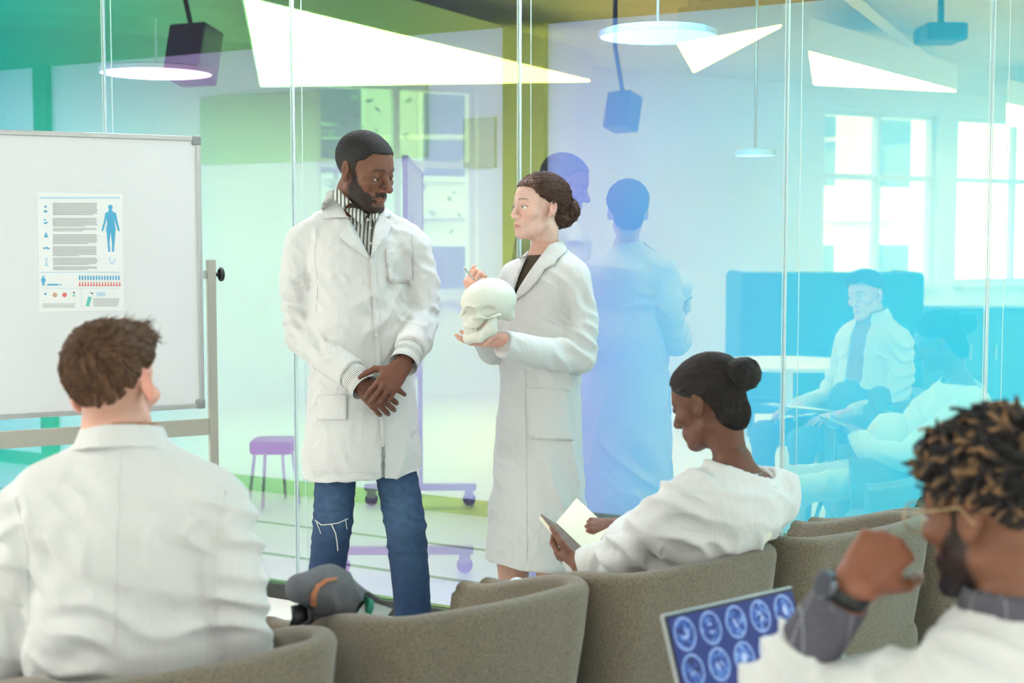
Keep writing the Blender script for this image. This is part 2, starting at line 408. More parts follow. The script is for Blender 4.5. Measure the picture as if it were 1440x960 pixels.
def fast_mesh(name, V, Q, m, parent, col=None, mats=None, fmat=None):
    V = np.asarray(V, float)
    if parent is not None:
        M = np.array(WM(parent).inverted()); V = V @ M[:3, :3].T + M[:3, 3]
    Q = np.asarray(Q, dtype=np.int32); k = Q.shape[1]; me = bpy.data.meshes.new(name)
    me.vertices.add(len(V)); me.vertices.foreach_set('co', V.astype(np.float32).ravel())
    me.loops.add(Q.size); me.loops.foreach_set('vertex_index', Q.ravel())
    me.polygons.add(len(Q)); me.polygons.foreach_set('loop_start', np.arange(0, Q.size, k, dtype=np.int32))
    for mm in (mats or [m]): me.materials.append(mm)
    if fmat is not None: me.polygons.foreach_set('material_index', np.asarray(fmat, dtype=np.int32))
    me.polygons.foreach_set('use_smooth', np.ones(len(Q), dtype=bool))
    if col is not None:
        a = me.color_attributes.new('Col', 'FLOAT_COLOR', 'POINT'); c = np.ones((len(V), 4), dtype=np.float32); c[:, :3] = col; a.data.foreach_set('color', c.ravel())
    me.update(); me.validate()
    o = bpy.data.objects.new(name, me); COL.objects.link(o); o.parent = parent; return o
def bvh(V, Q): return BVHTree.FromPolygons([tuple(v) for v in V], [tuple(int(i) for i in q) for q in Q])
def hit(bt, px, py, fb=None):
    r = ray(px, py).normalized(); h = bt.ray_cast(CAM, r)
    if h[0] is not None: return h[0], h[1]
    # miss: nearest surface point to the ray at a typical depth
    p = CAM + r * (fb or 4.7); q = bt.find_nearest(p); t = (q[0] - CAM).dot(r); return CAM + r * t, q[1]
def patch(name, outline, bt, m, parent, off=.004, th=.004, step=5, fb=None, spline=False, lift=None, col=None):
    """a piece of cloth laid on a surface: outline in picture coordinates, wrapped on the surface, with thickness"""
    o = [Vector(p) for p in outline]; b = []
    for i in range(len(o)):
        p, q = o[i], o[(i + 1) % len(o)]; n = max(1, int((q - p).length / step))
        for j in range(n): b.append(p.lerp(q, j / n))
    nb = len(b); xs = [p.x for p in b]; ys_ = [p.y for p in b]; pts = list(b)
    def inside(x, y):
        r = False; j = nb - 1
        for i in range(nb):
            if (b[i].y > y) != (b[j].y > y) and x < (b[j].x - b[i].x) * (y - b[i].y) / (b[j].y - b[i].y) + b[i].x: r = not r
            j = i
        return r
    x = min(xs) + step / 2
    while x < max(xs):
        y = min(ys_) + step / 2
        while y < max(ys_):
            if inside(x, y) and min((Vector((x, y)) - q).length_squared for q in b) > (step * .5) ** 2: pts.append(Vector((x, y)))
            y += step
        x += step
    vo, eo, fo, *_ = delaunay_2d_cdt([p.copy() for p in pts], [], [list(range(nb))], 1, 1e-5)
    top = []; bot = []
    for p in vo:
        q, nn = hit(bt, p.x, p.y, fb); r = ray(p.x, p.y).normalized()
        l = off + (lift(p.x, p.y) if lift else 0); top.append(q - r * (l + th)); bot.append(q - r * l)
    F = [tuple(f) for f in fo]; n = len(vo); ec = {}
    for f in F:
        for i in range(len(f)): ec[(f[i], f[(i + 1) % len(f)])] = 1
    FF = list(F) + [tuple(i + n for i in f[::-1]) for f in F] + [(i, i + n, j + n, j) for i, j in ec if (j, i) not in ec]
    return mesh(name, [tuple(q) for q in top + bot], FF, m, parent, smooth=True)
def line_on(g, pts, bt, r, off=.001, n=6, step=6, fb=None):
    """thin cord following a surface along a picture polyline"""
    P = []
    for i in range(len(pts) - 1):
        a, b = Vector(pts[i]), Vector(pts[i + 1]); k = max(1, int((b - a).length / step))
        for j in range(k + (i == len(pts) - 2)): 
            p = a.lerp(b, j / k); q, nn = hit(bt, p.x, p.y, fb); P.append(q - ray(p.x, p.y).normalized() * off)
    g.tube(P, r, n)
# ------------------------------------------------------------------ lamps
mlamp = mat('lamp_diffuser', (255, 252, 244), .5, emit=6.3)
mlampb = mat('corridor_lamp_diffuser', (255, 252, 248), .5, emit=1.5)
mwhite = mat('white_metal', (235, 236, 234), .4, var=.02)
def tri_lamp(pts, label, z=2.75, h=.24):
    c = Vector((sum(p[0] for p in pts) / 3, sum(p[1] for p in pts) / 3, 0)); t = thing('triangular_lamp', (c.x, c.y, z), 0, label, 'lamp', 'triangular pendant lamps')
    a = [(c.x + (p[0] - c.x) * .985, c.y + (p[1] - c.y) * .985) for p in pts]
    G().prism(a, z, z + .012).build('diffuser', mlamp, t); G().prism(pts, z + .012, z + h).build('housing', mwhite, t)
    for p in pts:
        q = (c.x + (p[0] - c.x) * .7, c.y + (p[1] - c.y) * .7); G().tube([(q[0], q[1], z + h), (q[0], q[1], ZC)], .003, 6).build('suspension_wire', malu, t)
tri_lamp([(-2.63, 5.42), (-6.76, 3.82), (-5.06, 1.64)], 'largest triangular ceiling lamp, mirrored above the standing man')
tri_lamp([(-2.97, 2.35), (-4.17, 1.31), (-1.99, 2.31)], 'triangular ceiling lamp mirrored right above the round pale lamp')
tri_lamp([(-2.83, 1.36), (-4.34, -.04), (-4.16, -1.5)], 'triangular ceiling lamp mirrored right of the tall glass joint')
tri_lamp([(-4.78, -2.83), (-6.59, -4.92), (-5.5, -4.86)], 'triangular ceiling lamp mirrored at the right edge of the glass')
tri_lamp([(3.9, .6), (2.6, -.2), (3.7, -2.6)], 'triangular ceiling lamp near the right wall')
tri_lamp([(-1.2, -2.2), (.6, -4.8), (2.4, -3.6)], 'triangular ceiling lamp at the back of the room')
def round_lamp(c, r, label, m=None, top=2.6):
    t = thing('round_lamp', c, 0, label, 'lamp', 'round pendant lamps'); c = Vector(c)
    G().lathe(c, [(0, 0), (r * .97, 0), (r * .97, .012), (0, .012)], 40).build('diffuser', m or mlampb, t, auto=True)
    G().lathe(c, [(r * .97, .0), (r, .0), (r, .022), (r * .9, .03), (0, .03)], 40).build('housing', mwhite, t, auto=True)
    G().tube([c + Vector((0, 0, .03)), (c.x, c.y, top)], .006, 8).build('suspension_rod', malu, t)
def corr(px, py, t): 
    f = (GC + t) / GC; u = (px - 720) / FPX; return at(px, py, f * GC / (GN.x * u + GN.y))
round_lamp(corr(220, 104, .75), .28, 'round pendant lamp in the corridor, left of the black speaker')
round_lamp(corr(925, 52, .75), .24, 'round pendant lamp in the corridor, right of the standing woman')
round_lamp(corr(1062, 219, 1.3), .085, 'small round pendant lamp hanging low in the corridor')
round_lamp(gp(-7.2, 1.0, 2.42), .26, 'added round pendant lamp, out of view at the far left corridor end')  # this and the next: out-of-view lamps added for more corridor light
round_lamp(gp(-.2, 1.0, 2.42), .26, 'added round pendant lamp, out of view at the right corridor end')
mpan = mat('fill_panel_diffuser', (255, 253, 250), .5, emit=10.5)  # unseen ceiling panels added to brighten the corridor behind the glass
for s0, lb in ((-7.9, 'leftmost'), (-6.7, 'second from the left'), (-3.55, 'third from the left'), (-2.25, 'fourth from the left'), (-.95, 'fifth from the left'), (.35, 'rightmost')):
    t = thing('corridor_fill_panel', gp(s0, .3, 2.575), 0, 'added fill light panel, out of view at the corridor ceiling, ' + lb, 'lamp', 'added corridor fill panels')
    gbox(G(), s0 - .3, s0 + .3, .08, .52, 2.585, 2.599).build('frame', mwhite, t); gbox(G(), s0 - .28, s0 + .28, .1, .5, 2.58, 2.586).build('diffuser', mpan, t)
t = thing('linear_fill_lamp', gp(-2.6, -.11, 2.98), 0, 'added long linear fill lamp, out of view above the glass partition', 'lamp')  # unseen lamp, added to light the presenters' backs towards the glass
gbox(G(), -4.6, -.6, -.16, -.06, 2.995, 3.06).build('housing', mwhite, t); gbox(G(), -4.58, -.62, -.15, -.07, 2.985, 2.995).build('diffuser', mat('linear_fill_diffuser', (255, 252, 246), .5, emit=24.0), t)
for q in (-4.3, -2.6, -.9): G().tube([gp(q, -.11, 3.06), gp(q, -.11, ZC)], .004, 6).build('suspension_wire', malu, t)
# ceiling services of the main room (mirrored at the top of the glass)
mduct = mat('duct_metal', (150, 152, 150), .5, .3, var=.06, vscale=8)
setp(G().tube([(-7.2, 8.2, 3.07), (-.3, 4.3, 3.07), (3.9, 2.0, 3.07)], .11, 18).build('ventilation_duct', mduct, auto=True), 'round grey ventilation duct under the ceiling', 'duct')
for k, (a, b, lb) in enumerate((((-1.2, 3.2), (-5.4, -2.6), 'pale cable tray running diagonally under the ceiling by the projector'), ((-.2, 2.0), (-3.6, -3.6), 'pale cable tray running diagonally under the ceiling farther from the projector'))):
    setp(G().tube([(a[0], a[1], 3.13), (b[0], b[1], 3.13)], .05, 4).build('cable_tray', mwhite), lb, 'cable tray', 'ceiling cable trays')
mblk = mat('black_plastic', (26, 27, 28), .5, var=.05)
for c, az, lb in (((-3.71, 5.34, 2.58), -35, 'black loudspeaker hung from the ceiling, mirrored left of the big lamp'), ((-2.85, 2.86, 2.29), -20, 'black loudspeaker on a long ceiling bracket, mirrored above the woman\'s reflection')):
    c = Vector(c); t = thing('loudspeaker', c - Vector((0, 0, .16)), math.radians(az), lb, 'loudspeaker', 'ceiling loudspeakers'); R = Rz(math.radians(az)) @ Matrix.Rotation(.25, 3, 'X'); k = 1 if c.z > 2.4 else .72
    G().box(c, (.26 * k, .2 * k, .33 * k), R, bev=.015).build('cabinet', mblk, t); G().box(c + R @ Vector((0, -.102 * k, 0)), (.22 * k, .008, .29 * k), R).build('grille', mat('speaker_grille', (44, 44, 46), .8, bump=.3, bscale=400), t)
    G().tube([c + Vector((0, 0, .12)), c + Vector((.0, .06, .4)), (c.x, c.y + .06, ZC)], .015, 8).build('bracket', mblk, t)
t = thing('projector', (-1.9, 1.1, 2.7), 0, 'projector on a ceiling mount, mirrored at the top right', 'projector')
c = Vector((-1.9, 1.1, 2.78)); G().box(c, (.3, .26, .11), Rz(.5), bev=.02).build('case', mblk, t)
G().disc(c + Rz(.5) @ Vector((-.06, .13, 0)), Rz(.5) @ Vector((0, 1, 0)), .035, .03).build('lens', mat('lens_glass', (20, 24, 34), .1), t)
G().tube([c, (c.x, c.y, ZC)], .02, 8).build('ceiling_mount', mblk, t)
# building across the street, seen through the windows in the mirror image
mfac = mat('facade_plaster', (222, 222, 216), .9, var=.04, vscale=1); mgw = mat('far_window_glass', (96, 124, 140), .2)
t = thing('apartment_building', (-19, -5, -4), 0, 'pale apartment building across the street mirrored in the glass', 'building')
G().box((-20, -6, 4), (2, 22, 16)).build('wall', mfac, t)
for i in range(9):
    for z in (-.2, 2.6, 5.4):
        y = -15.5 + i * 2.25; f = G().box((-18.98, y, z + .8), (.12, 1.2, 1.7)).build('window', mwf, t); G().box((-18.93, y, z + .8), (.06, 1.0, 1.5)).build('pane', mgw, f)
for z in (-.9, 1.95, 4.75): G().box((-18.95, -6, z), (.14, 22, .16)).build('cornice', mfac, t)
mleaf = mat('tree_leaf', (110, 150, 96), .7, var=.25, vscale=9); mbark = mat('bark', (96, 78, 62), .9, var=.2)
t = thing('street_tree', (-12, 2.6, -4), 0, 'leafy street tree outside the window', 'tree')
G().tube([(-12, 2.6, -4), (-12, 2.5, -.5), (-11.8, 2.7, 2.2)], [.22, .16, .06], 10).build('trunk', mbark, t, smooth=True)
rs = np.random.RandomState(4); V = []; F = []
for i in range(2600):
    a = rs.normal(size=3) * (.9, 1.2, 1.1) + (-12, 2.6, 1.6); u = rs.normal(size=3); u /= np.linalg.norm(u); b = np.cross(u, rs.normal(size=3)); b /= np.linalg.norm(b); q = len(V)
    V += [a, a + u * .05 + b * .035, a + u * .13, a + u * .05 - b * .035]; F.append((q, q + 1, q + 2, q + 3))
setp(mesh('foliage', V, F, mleaf, t), kind='stuff')
struct(G().box((-20, 0, -4.1), (26, 60, .2)).build('ground_street', mat('asphalt', (128, 130, 130), .95, var=.05)))
# ------------------------------------------------------------------ whiteboard on castors
mwb = mat('whiteboard_face', (222, 223, 222), .28, var=.015, vscale=4); mstand = mat('stand_beige_grey', (172, 170, 156), .5, var=.02); mrub = mat('castor_rubber', (58, 60, 66), .6)
PR = at(284, 382, 5.2); wd = Vector((.875, .485, 0)).normalized(); wn = Vector((wd.y, -wd.x, 0))     # along board, towards camera
zt, zb = at(284, 192, 5.2).z, at(284, 573, 5.2).z; WL = 1.55
wr = Rz(math.atan2(wd.y, wd.x))
def wp(s, t, z): return Vector((PR.x, PR.y, 0)) - wd * s + wn * t + Vector((0, 0, z))
t = thing('whiteboard', wp(WL / 2, 0, 0), math.atan2(wd.y, wd.x), 'mobile whiteboard with aluminium frame on a beige castor stand', 'whiteboard')
def wbox(s0, s1, t0, t1, z0, z1, bev=0): return G().box(wp((s0 + s1) / 2, (t0 + t1) / 2, (z0 + z1) / 2), (s1 - s0, abs(t1 - t0), z1 - z0), wr, bev=bev)
wbox(.01, WL - .01, -.008, .006, zb + .01, zt - .01).build('panel', mwb, t)
for z0, z1 in ((zb, zb + .018), (zt - .018, zt)): wbox(.02, WL - .02, -.012, .012, z0, z1, .003).build('frame_rail', malu, t)
for s in (0, WL - .018): wbox(s, s + .018, -.012, .012, zb + .02, zt - .02, .003).build('frame_rail', malu, t)
for s in (-.002, WL - .033):
    for z in (zb - .002, zt - .033): wbox(s, s + .035, -.015, .015, z, z + .035, .006).build('corner_cap', mgreyp, t)
zp = at(292, 365, 5.2).z; zc0, zc1 = at(280, 612, 5.2).z, at(280, 589, 5.2).z
for s, sg in ((-.037, 1), (WL + .037, -1)):
    wbox(s - .0165, s + .0165, -.025, .0, .12, zp, .003).build('post', mstand, t)
    f = wbox(s - .02, s + .02, -.33, .30, .085, .125, .006).build('foot', mstand, t)
    for q in (-.29, .26):
        cw = G().disc(wp(s, q, .036), wd, .036, .024, 20).build('castor', mrub, t); G().box(wp(s, q, .065), (.034, .05, .045), wr, bev=.006).build('fork', mstand, cw)
    k = G().tube([wp(s - sg * .017, -.012, zp - .055), wp(s - sg * .03, -.012, zp - .055)], .008, 10).build('knob', mblk, t)
    G().lathe(wp(s - sg * .03, -.012, zp - .055), [(.02, 0), (.026, .004), (.026, .012), (.02, .017), (0, .018)], 16, -wd * -sg if sg > 0 else -wd).build('knob_grip', mblk, k, auto=True)
    wbox(min(s, s + sg * .03), max(s, s + sg * .03), -.02, -.008, zp - .07, zp - .04).build('pivot_plate', malu, t)
wbox(-.037 + .0165, WL + .037 - .0165, -.022, -.004, zc0, zc1, .002).build('cross_rail', mstand, t)
# poster (A3 infographic) held on the board
mpaper = mat('poster_paper', (234, 235, 231), .5, var=.01); pb = mat('poster_blue', (82, 172, 208), .5); pl = mat('poster_pale_blue', (188, 214, 228), .5); pg = mat('poster_grey', (186, 186, 182), .5); pr = mat('poster_red', (226, 120, 112), .5); ptq = mat('poster_teal', (110, 200, 192), .5); ptan = mat('poster_tan', (208, 166, 140), .5); pk = mat('poster_black', (60, 60, 62), .5)
bt = BVHTree.FromPolygons([wp(-.5, .006, 0), wp(3, .006, 0), wp(3, .006, 3), wp(-.5, .006, 3)], [(0, 1, 2, 3)])
def onb(px, py, l=0): q, n = hit(bt, px, py); return q + wn * l
c0 = [onb(*p) for p in ((52, 270), (172, 273), (174, 436), (55, 438))]
t = thing('poster', sum(c0, Vector()) / 4, 0, 'white medical infographic poster with a blue body figure on the whiteboard', 'poster')
def cpx(x, y): return (30 + x * 170 / 777, 250 + y * 210 / 960)               # crop coordinates used while tracing the print
def flat(g, pts, l=.0024):
    P = [onb(*cpx(*p), l) for p in pts]; Q = [onb(*cpx(*p), l - .0006) for p in pts]; n = len(P)
    g.add(P + Q, [tuple(range(n))] + [(i, (i + 1) % n, n + (i + 1) % n, n + i) for i in range(n)]); return g
def rect(g, x0, y0, x1, y1, l=.0024): return flat(g, [(x0, y0), (x1, y0), (x1, y1), (x0, y1)], l)
def circ(g, x, y, r): return flat(g, [(x + r * math.cos(a * .524), y + r * math.sin(a * .524)) for a in range(12)])
P = [p + wn * .0016 for p in c0]; g = G().add(P + c0, [(0, 1, 2, 3), (0, 4, 5, 1), (1, 5, 6, 2), (2, 6, 7, 3), (3, 7, 4, 0)]); g.build('sheet', mpaper, t)
g = G(); random.seed(3)
for y0, y1 in ((160, 240), (258, 308), (322, 345), (362, 420), (440, 500), (514, 556), (570, 592)):
    y = y0
    while y < y1: rect(g, 202, y, 490 - (random.random() * 130 if y + 8 > y1 else random.random() * 12), y + 5); y += 8.2
for y in (775, 786, 797, 808, 819): rect(g, 462, y, 636 - random.random() * 20, y + 6)
for y in (808, 819, 828): rect(g, 136, y, 360 - random.random() * 20, y + 5)
setp(g.build('text_lines', pg, t), kind='stuff')
g = G(); rect(g, 115, 122, 632, 134); rect(g, 120, 604, 636, 609); rect(g, 120, 708, 636, 710); rect(g, 384, 712, 386, 835); rect(g, 484, 735, 538, 762)
for y, s in ((540, 1), ): flat(g, [(148, 516), (172, 516), (164, 540), (174, 566), (148, 566), (156, 540)])
flat(g, [(562, 508), (570, 508), (574, 540), (584, 548), (600, 520), (606, 524), (590, 556), (570, 552)]); setp(g.build('pale_print', pl, t), kind='stuff')
g = G(); circ(g, 571, 188, 15)
flat(g, [(562, 200), (580, 200), (584, 216), (608, 226), (616, 270), (628, 322), (632, 344), (620, 340), (602, 280), (598, 262), (600, 300), (606, 330), (600, 400), (594, 475), (582, 475), (582, 420), (573, 345),
         (566, 420), (570, 475), (558, 475), (552, 400), (544, 330), (550, 300), (548, 262), (542, 280), (526, 340), (514, 344), (518, 322), (532, 270), (538, 226), (560, 216)])
g.build('body_figure', pb, t)
g = G()
for k in range(15):
    x = 374 + k * 18; circ(g, x, 631, 4.5); rect(g, x - 5, 635, x + 5, 656)
circ(g, 141, 636, 7); flat(g, [(130, 644), (152, 644), (157, 662), (150, 668), (148, 692), (134, 692), (132, 668), (126, 662)]); rect(g, 165, 681, 238, 692); rect(g, 246, 683, 258, 690)
circ(g, 154, 185, 8); flat(g, [(140, 222), (147, 208), (162, 208), (168, 222)]); circ(g, 150, 270, 6); flat(g, [(138, 292), (160, 282), (172, 284), (158, 298)]); flat(g, [(145, 382), (158, 345), (172, 382)]); circ(g, 146, 452, 7); circ(g, 162, 450, 8); circ(g, 176, 454, 6); circ(g, 154, 746, 8)
setp(g.build('blue_icons', pb, t), kind='stuff')
g = G()
for k in range(15):
    x = 374 + k * 18.4; circ(g, x, 673, 4.5); flat(g, [(x - 3, 678), (x + 3, 678), (x + 7, 696), (x - 7, 696)])
circ(g, 277, 752, 15); setp(g.build('red_icons', pr, t), kind='stuff')
circ(G(), 215, 752, 15).build('tan_icon', ptan, t)
g = flat(G(), [(430, 762), (452, 766), (434, 828), (412, 822)]); flat(g, [(328, 752), (346, 752), (340, 764), (332, 764)]); setp(g.build('teal_icons', ptq, t), kind='stuff')
g = circ(G(), 337, 738, 6); flat(g, [(440, 734), (462, 740), (462, 748), (446, 742)]); setp(g.build('black_icons', pk, t), kind='stuff')
# ------------------------------------------------------------------ tub chairs
mfab = mat('chair_fabric', (116, 105, 88), .95, bump=.8, bscale=300, var=.34, vscale=210, sheen=.25)
RA = math.radians(38); RE = Vector((math.cos(RA), math.sin(RA), 0)); RF = Vector((-math.sin(RA), math.cos(RA), 0))
def chair_shell():
    path = []
    R_, hw, yb, yf = .12, .308, -.29, .24
    for i in range(9): path.append((hw, yf + (yb + R_ - yf) * i / 8, 1, 0))
    for i in range(1, 9): a = i / 9 * math.pi / 2; path.append((hw - R_ + R_ * math.cos(a), yb + R_ - R_ * math.sin(a), math.cos(a), -math.sin(a)))
    for i in range(13): path.append((hw - R_ - (2 * hw - 2 * R_) * i / 12, yb - .018 * math.sin(math.pi * i / 12), 0, -1))
    path += [(-x, y, -nx, ny) for x, y, nx, ny in path[:17]][::-1]
    V = []; F = []; th = .055; n = len(path)
    for x, y, nx, ny in path:
        q = min(1, max(0, (y + .22) / .46)); top = .724 - .095 * (q * q * (3 - 2 * q))
        sec = []
        for z, o in ((.22, -.075), (.3, -.06), (.45, -.035), (.6, -.012), (top - .022, -.001)): sec.append((z, o))
        for a in (30, 60, 90, 120, 150): sec.append((top - .022 + .022 * math.sin(math.radians(a)), -.001 - th / 2 + th / 2 * math.cos(math.radians(a))))
        for z, o in ((top - .022, -th), (.6, -.012 - th), (.45, -.035 - th), (.3, -.06 - th), (.22, -.075 - th)): sec.append((z, o))
        V += [(x + nx * o, y + ny * o, z) for z, o in sec]
    m = len(sec)
    for i in range(n - 1):
        for j in range(m): F.append((i * m + j, i * m + (j + 1) % m, (i + 1) * m + (j + 1) % m, (i + 1) * m + j))
    F.append(tuple(range(m))); F.append(tuple((n - 1) * m + j for j in range(m))[::-1])
    return V, F
SHELL = chair_shell(); mleg = mat('chair_leg_black', (40, 40, 42), .45, .2)
def make_chair(corner, label, rz=RA):
    e = Vector((math.cos(rz), math.sin(rz), 0)); f = Vector((-math.sin(rz), math.cos(rz), 0))
    o = Vector((*corner, 0)) - e * .30 + f * .27
    t = thing('tub_chair', o, rz, label, 'chair', 'grey tub chairs in rows')
    mesh('back_shell', *SHELL, mfab, t, smooth=True, world=False)
    s = SDF().box((0, .01, .37), (.262, .27, .075), None, .06); V, Q = s.mesh(.014); M = np.array(WM(t)); fast_mesh('seat_cushion', V @ M[:3, :3].T + M[:3, 3], Q, mfab, t)
    G().box((0, 0, .24), (.46, .5, .06), bev=.02).build('base', mleg, t, world=False)
    for sx_ in (-1, 1):
        for sy in (-1, 1): G().tube([(sx_ * .19, sy * .2, .22), (sx_ * .24, sy * .26, .0)], [.016, .011], 10).build('leg', mleg, t, world=False, smooth=True)
    return t, o
chA, oA = make_chair((-.315, 2.75), 'grey fabric tub chair with the short-haired man seated in it')
chB, oB = make_chair((.207, 3.19), 'empty grey fabric tub chair with the rolled backpack on it')
chC, oC = make_chair((.705, 3.57), 'grey fabric tub chair with the seated woman leaning on its back')
chD, oD = make_chair((1.21, 3.97), 'empty grey fabric tub chair at the far right end of the row')
chF, oF = make_chair((1.715, 4.37), 'empty grey fabric tub chair mostly hidden behind the man with the laptop')
chE, oE = make_chair((1.02, 1.92), 'grey fabric tub chair under the man with the laptop', math.radians(34))

# ------------------------------------------------------------------ furniture seen only mirrored in the glass
msofa = mat('sofa_teal', (44, 92, 112), .9, bump=.4, bscale=300, var=.08, vscale=200); sd_ = Vector((.5, -.866, 0)); rz_ = math.atan2(sd_.y, sd_.x); c = Vector((-3.74, .39, 0)); Rs = Rz(rz_)
t = thing('high_back_sofa', c, rz_, 'teal high-backed sofa mirrored in the glass left of the seated man', 'sofa')
def sb_(nm, d, o, m=msofa, bev=.04): return G().box(c + Rs @ Vector(o), d, Rs, bev=bev).build(nm, m, t, auto=True)
sb_('backrest', (1.38, .12, .95), (0, .36, .775)); sb_('seat', (1.2, .6, .16), (0, .02, .40)); sb_('base', (1.3, .66, .14), (0, .03, .25), msofa, .02)
for q in (-1, 1):
    sb_('side_panel', (.1, .7, .95), (q * .64, .02, .775))
    for y in (-.26, .3): sb_('leg', (.05, .05, .18), (q * .58, y, .09), mleg, .006)
t = thing('round_table', (-2.32, 1.94, 0), 0, 'small round white table mirrored in the glass beside the sofa', 'table'); c = Vector((-2.32, 1.94, 0))
G().lathe(c, [(0, .69), (.44, .69), (.45, .70), (.45, .712), (.44, .72), (0, .72)], 48).build('tabletop', mwhite, t, auto=True); G().lathe(c, [(.035, .03), (.03, .1), (.03, .69)], 20).build('pedestal', mwhite, t, auto=True); G().lathe(c, [(0, 0), (.24, 0), (.24, .012), (.04, .03), (0, .03)], 32).build('base', mwhite, t, auto=True)
t = thing('sideboard', (-4.3, -1.95, 0), rz_, 'low dark sideboard mirrored behind the seated woman with the bun', 'sideboard'); c = Vector((-4.3, -1.95, 0)); msb = mat('sideboard_blue_grey', (70, 92, 104), .6, var=.04)
G().box(c + Vector((0, 0, .46)), (1.5, .42, .80), Rs, bev=.01).build('body', msb, t); G().box(c + Vector((0, 0, .88)), (1.54, .46, .03), Rs, bev=.006).build('top', msb, t)
for q in (-.37, .37):
    d_ = G().box(c + Rs @ Vector((q, .215, .46)), (.70, .02, .74), Rs, bev=.004).build('door', msb, t); G().box(c + Rs @ Vector((q * .3, .232, .5)), (.012, .015, .14), Rs).build('handle', malu, d_)
for q in (-.68, .68):
    for y in (-.16, .16): G().box(c + Rs @ Vector((q, y, .03)), (.05, .05, .06), Rs).build('leg', mleg, t)
t = thing('low_stool', (-3.01, 5.13, 0), 0, 'low black stool mirrored in the glass beside the whiteboard post', 'stool'); c = Vector((-3.01, 5.13, 0))
G().box(c + Vector((0, 0, .33)), (.24, .24, .08), Rs, bev=.02).build('seat', mblk, t, auto=True)
for q in (-1, 1):
    for y in (-1, 1): G().tube([c + Vector((q * .08, y * .08, .3)), c + Vector((q * .11, y * .11, 0))], .01, 8).build('leg', malu, t)
# ------------------------------------------------------------------ people: shared builders
mskin = mat('skin', (200, 150, 120), .5, attr=True, bump=.08, bscale=300, spec=.35)
mcoat = mat('coat_cotton', (211, 210, 207), .85, bump=.12, bscale=500, fold=.42, sheen=.1)
mhair = mat('hair', (60, 45, 35), .55, attr=True, spec=.4)
meye = mat('eye', (255, 255, 255), .15, attr=True)
def up3(v): return Vector(v)
def basis(c, fwd, pitch=0, roll=0, s=1.0):
    """local x right, y forward, z up; pitch > 0 looks down"""
    f = Vector((fwd[0], fwd[1], 0)).normalized(); r = f.cross(Vector((0, 0, 1)))
    R = Matrix((r, f, Vector((0, 0, 1)))).transposed()
    R = R @ Matrix.Rotation(-pitch, 3, 'X') @ Matrix.Rotation(roll, 3, 'Y')
    M = (R * s).to_4x4(); M.translation = Vector(c); return M
def L2(M, P):
    Mi = np.array(M.inverted()); return P @ Mi[:3, :3].T + Mi[:3, 3]
def loc(M, p): return M @ Vector(p)
class SH(SDF):
    """SDF whose frame carries a uniform scale"""
    def __init__(s, M=None):
        super().__init__(); s.sc = 1.0
        if M is not None: s.setM(M)
    def setM(s, M):
        s.sc = M.to_scale()[0] if M is not None else 1.0
        s.A = M; return s
    def c(s, a, b, ra, rb, k=.01, op='u'): return SDF.cone(s, tuple(s.A @ Vector(a)), tuple(s.A @ Vector(b)), ra * s.sc, rb * s.sc, k * s.sc, op)
    def e(s, c, r, rot=(0, 0, 0), k=.01, op='u'):
        from mathutils import Euler
        R = (s.A.to_3x3() * (1 / s.sc)) @ Euler(rot).to_matrix(); return SDF.ell(s, tuple(s.A @ Vector(c)), np.array(r) * s.sc, np.array(R), k * s.sc, op)
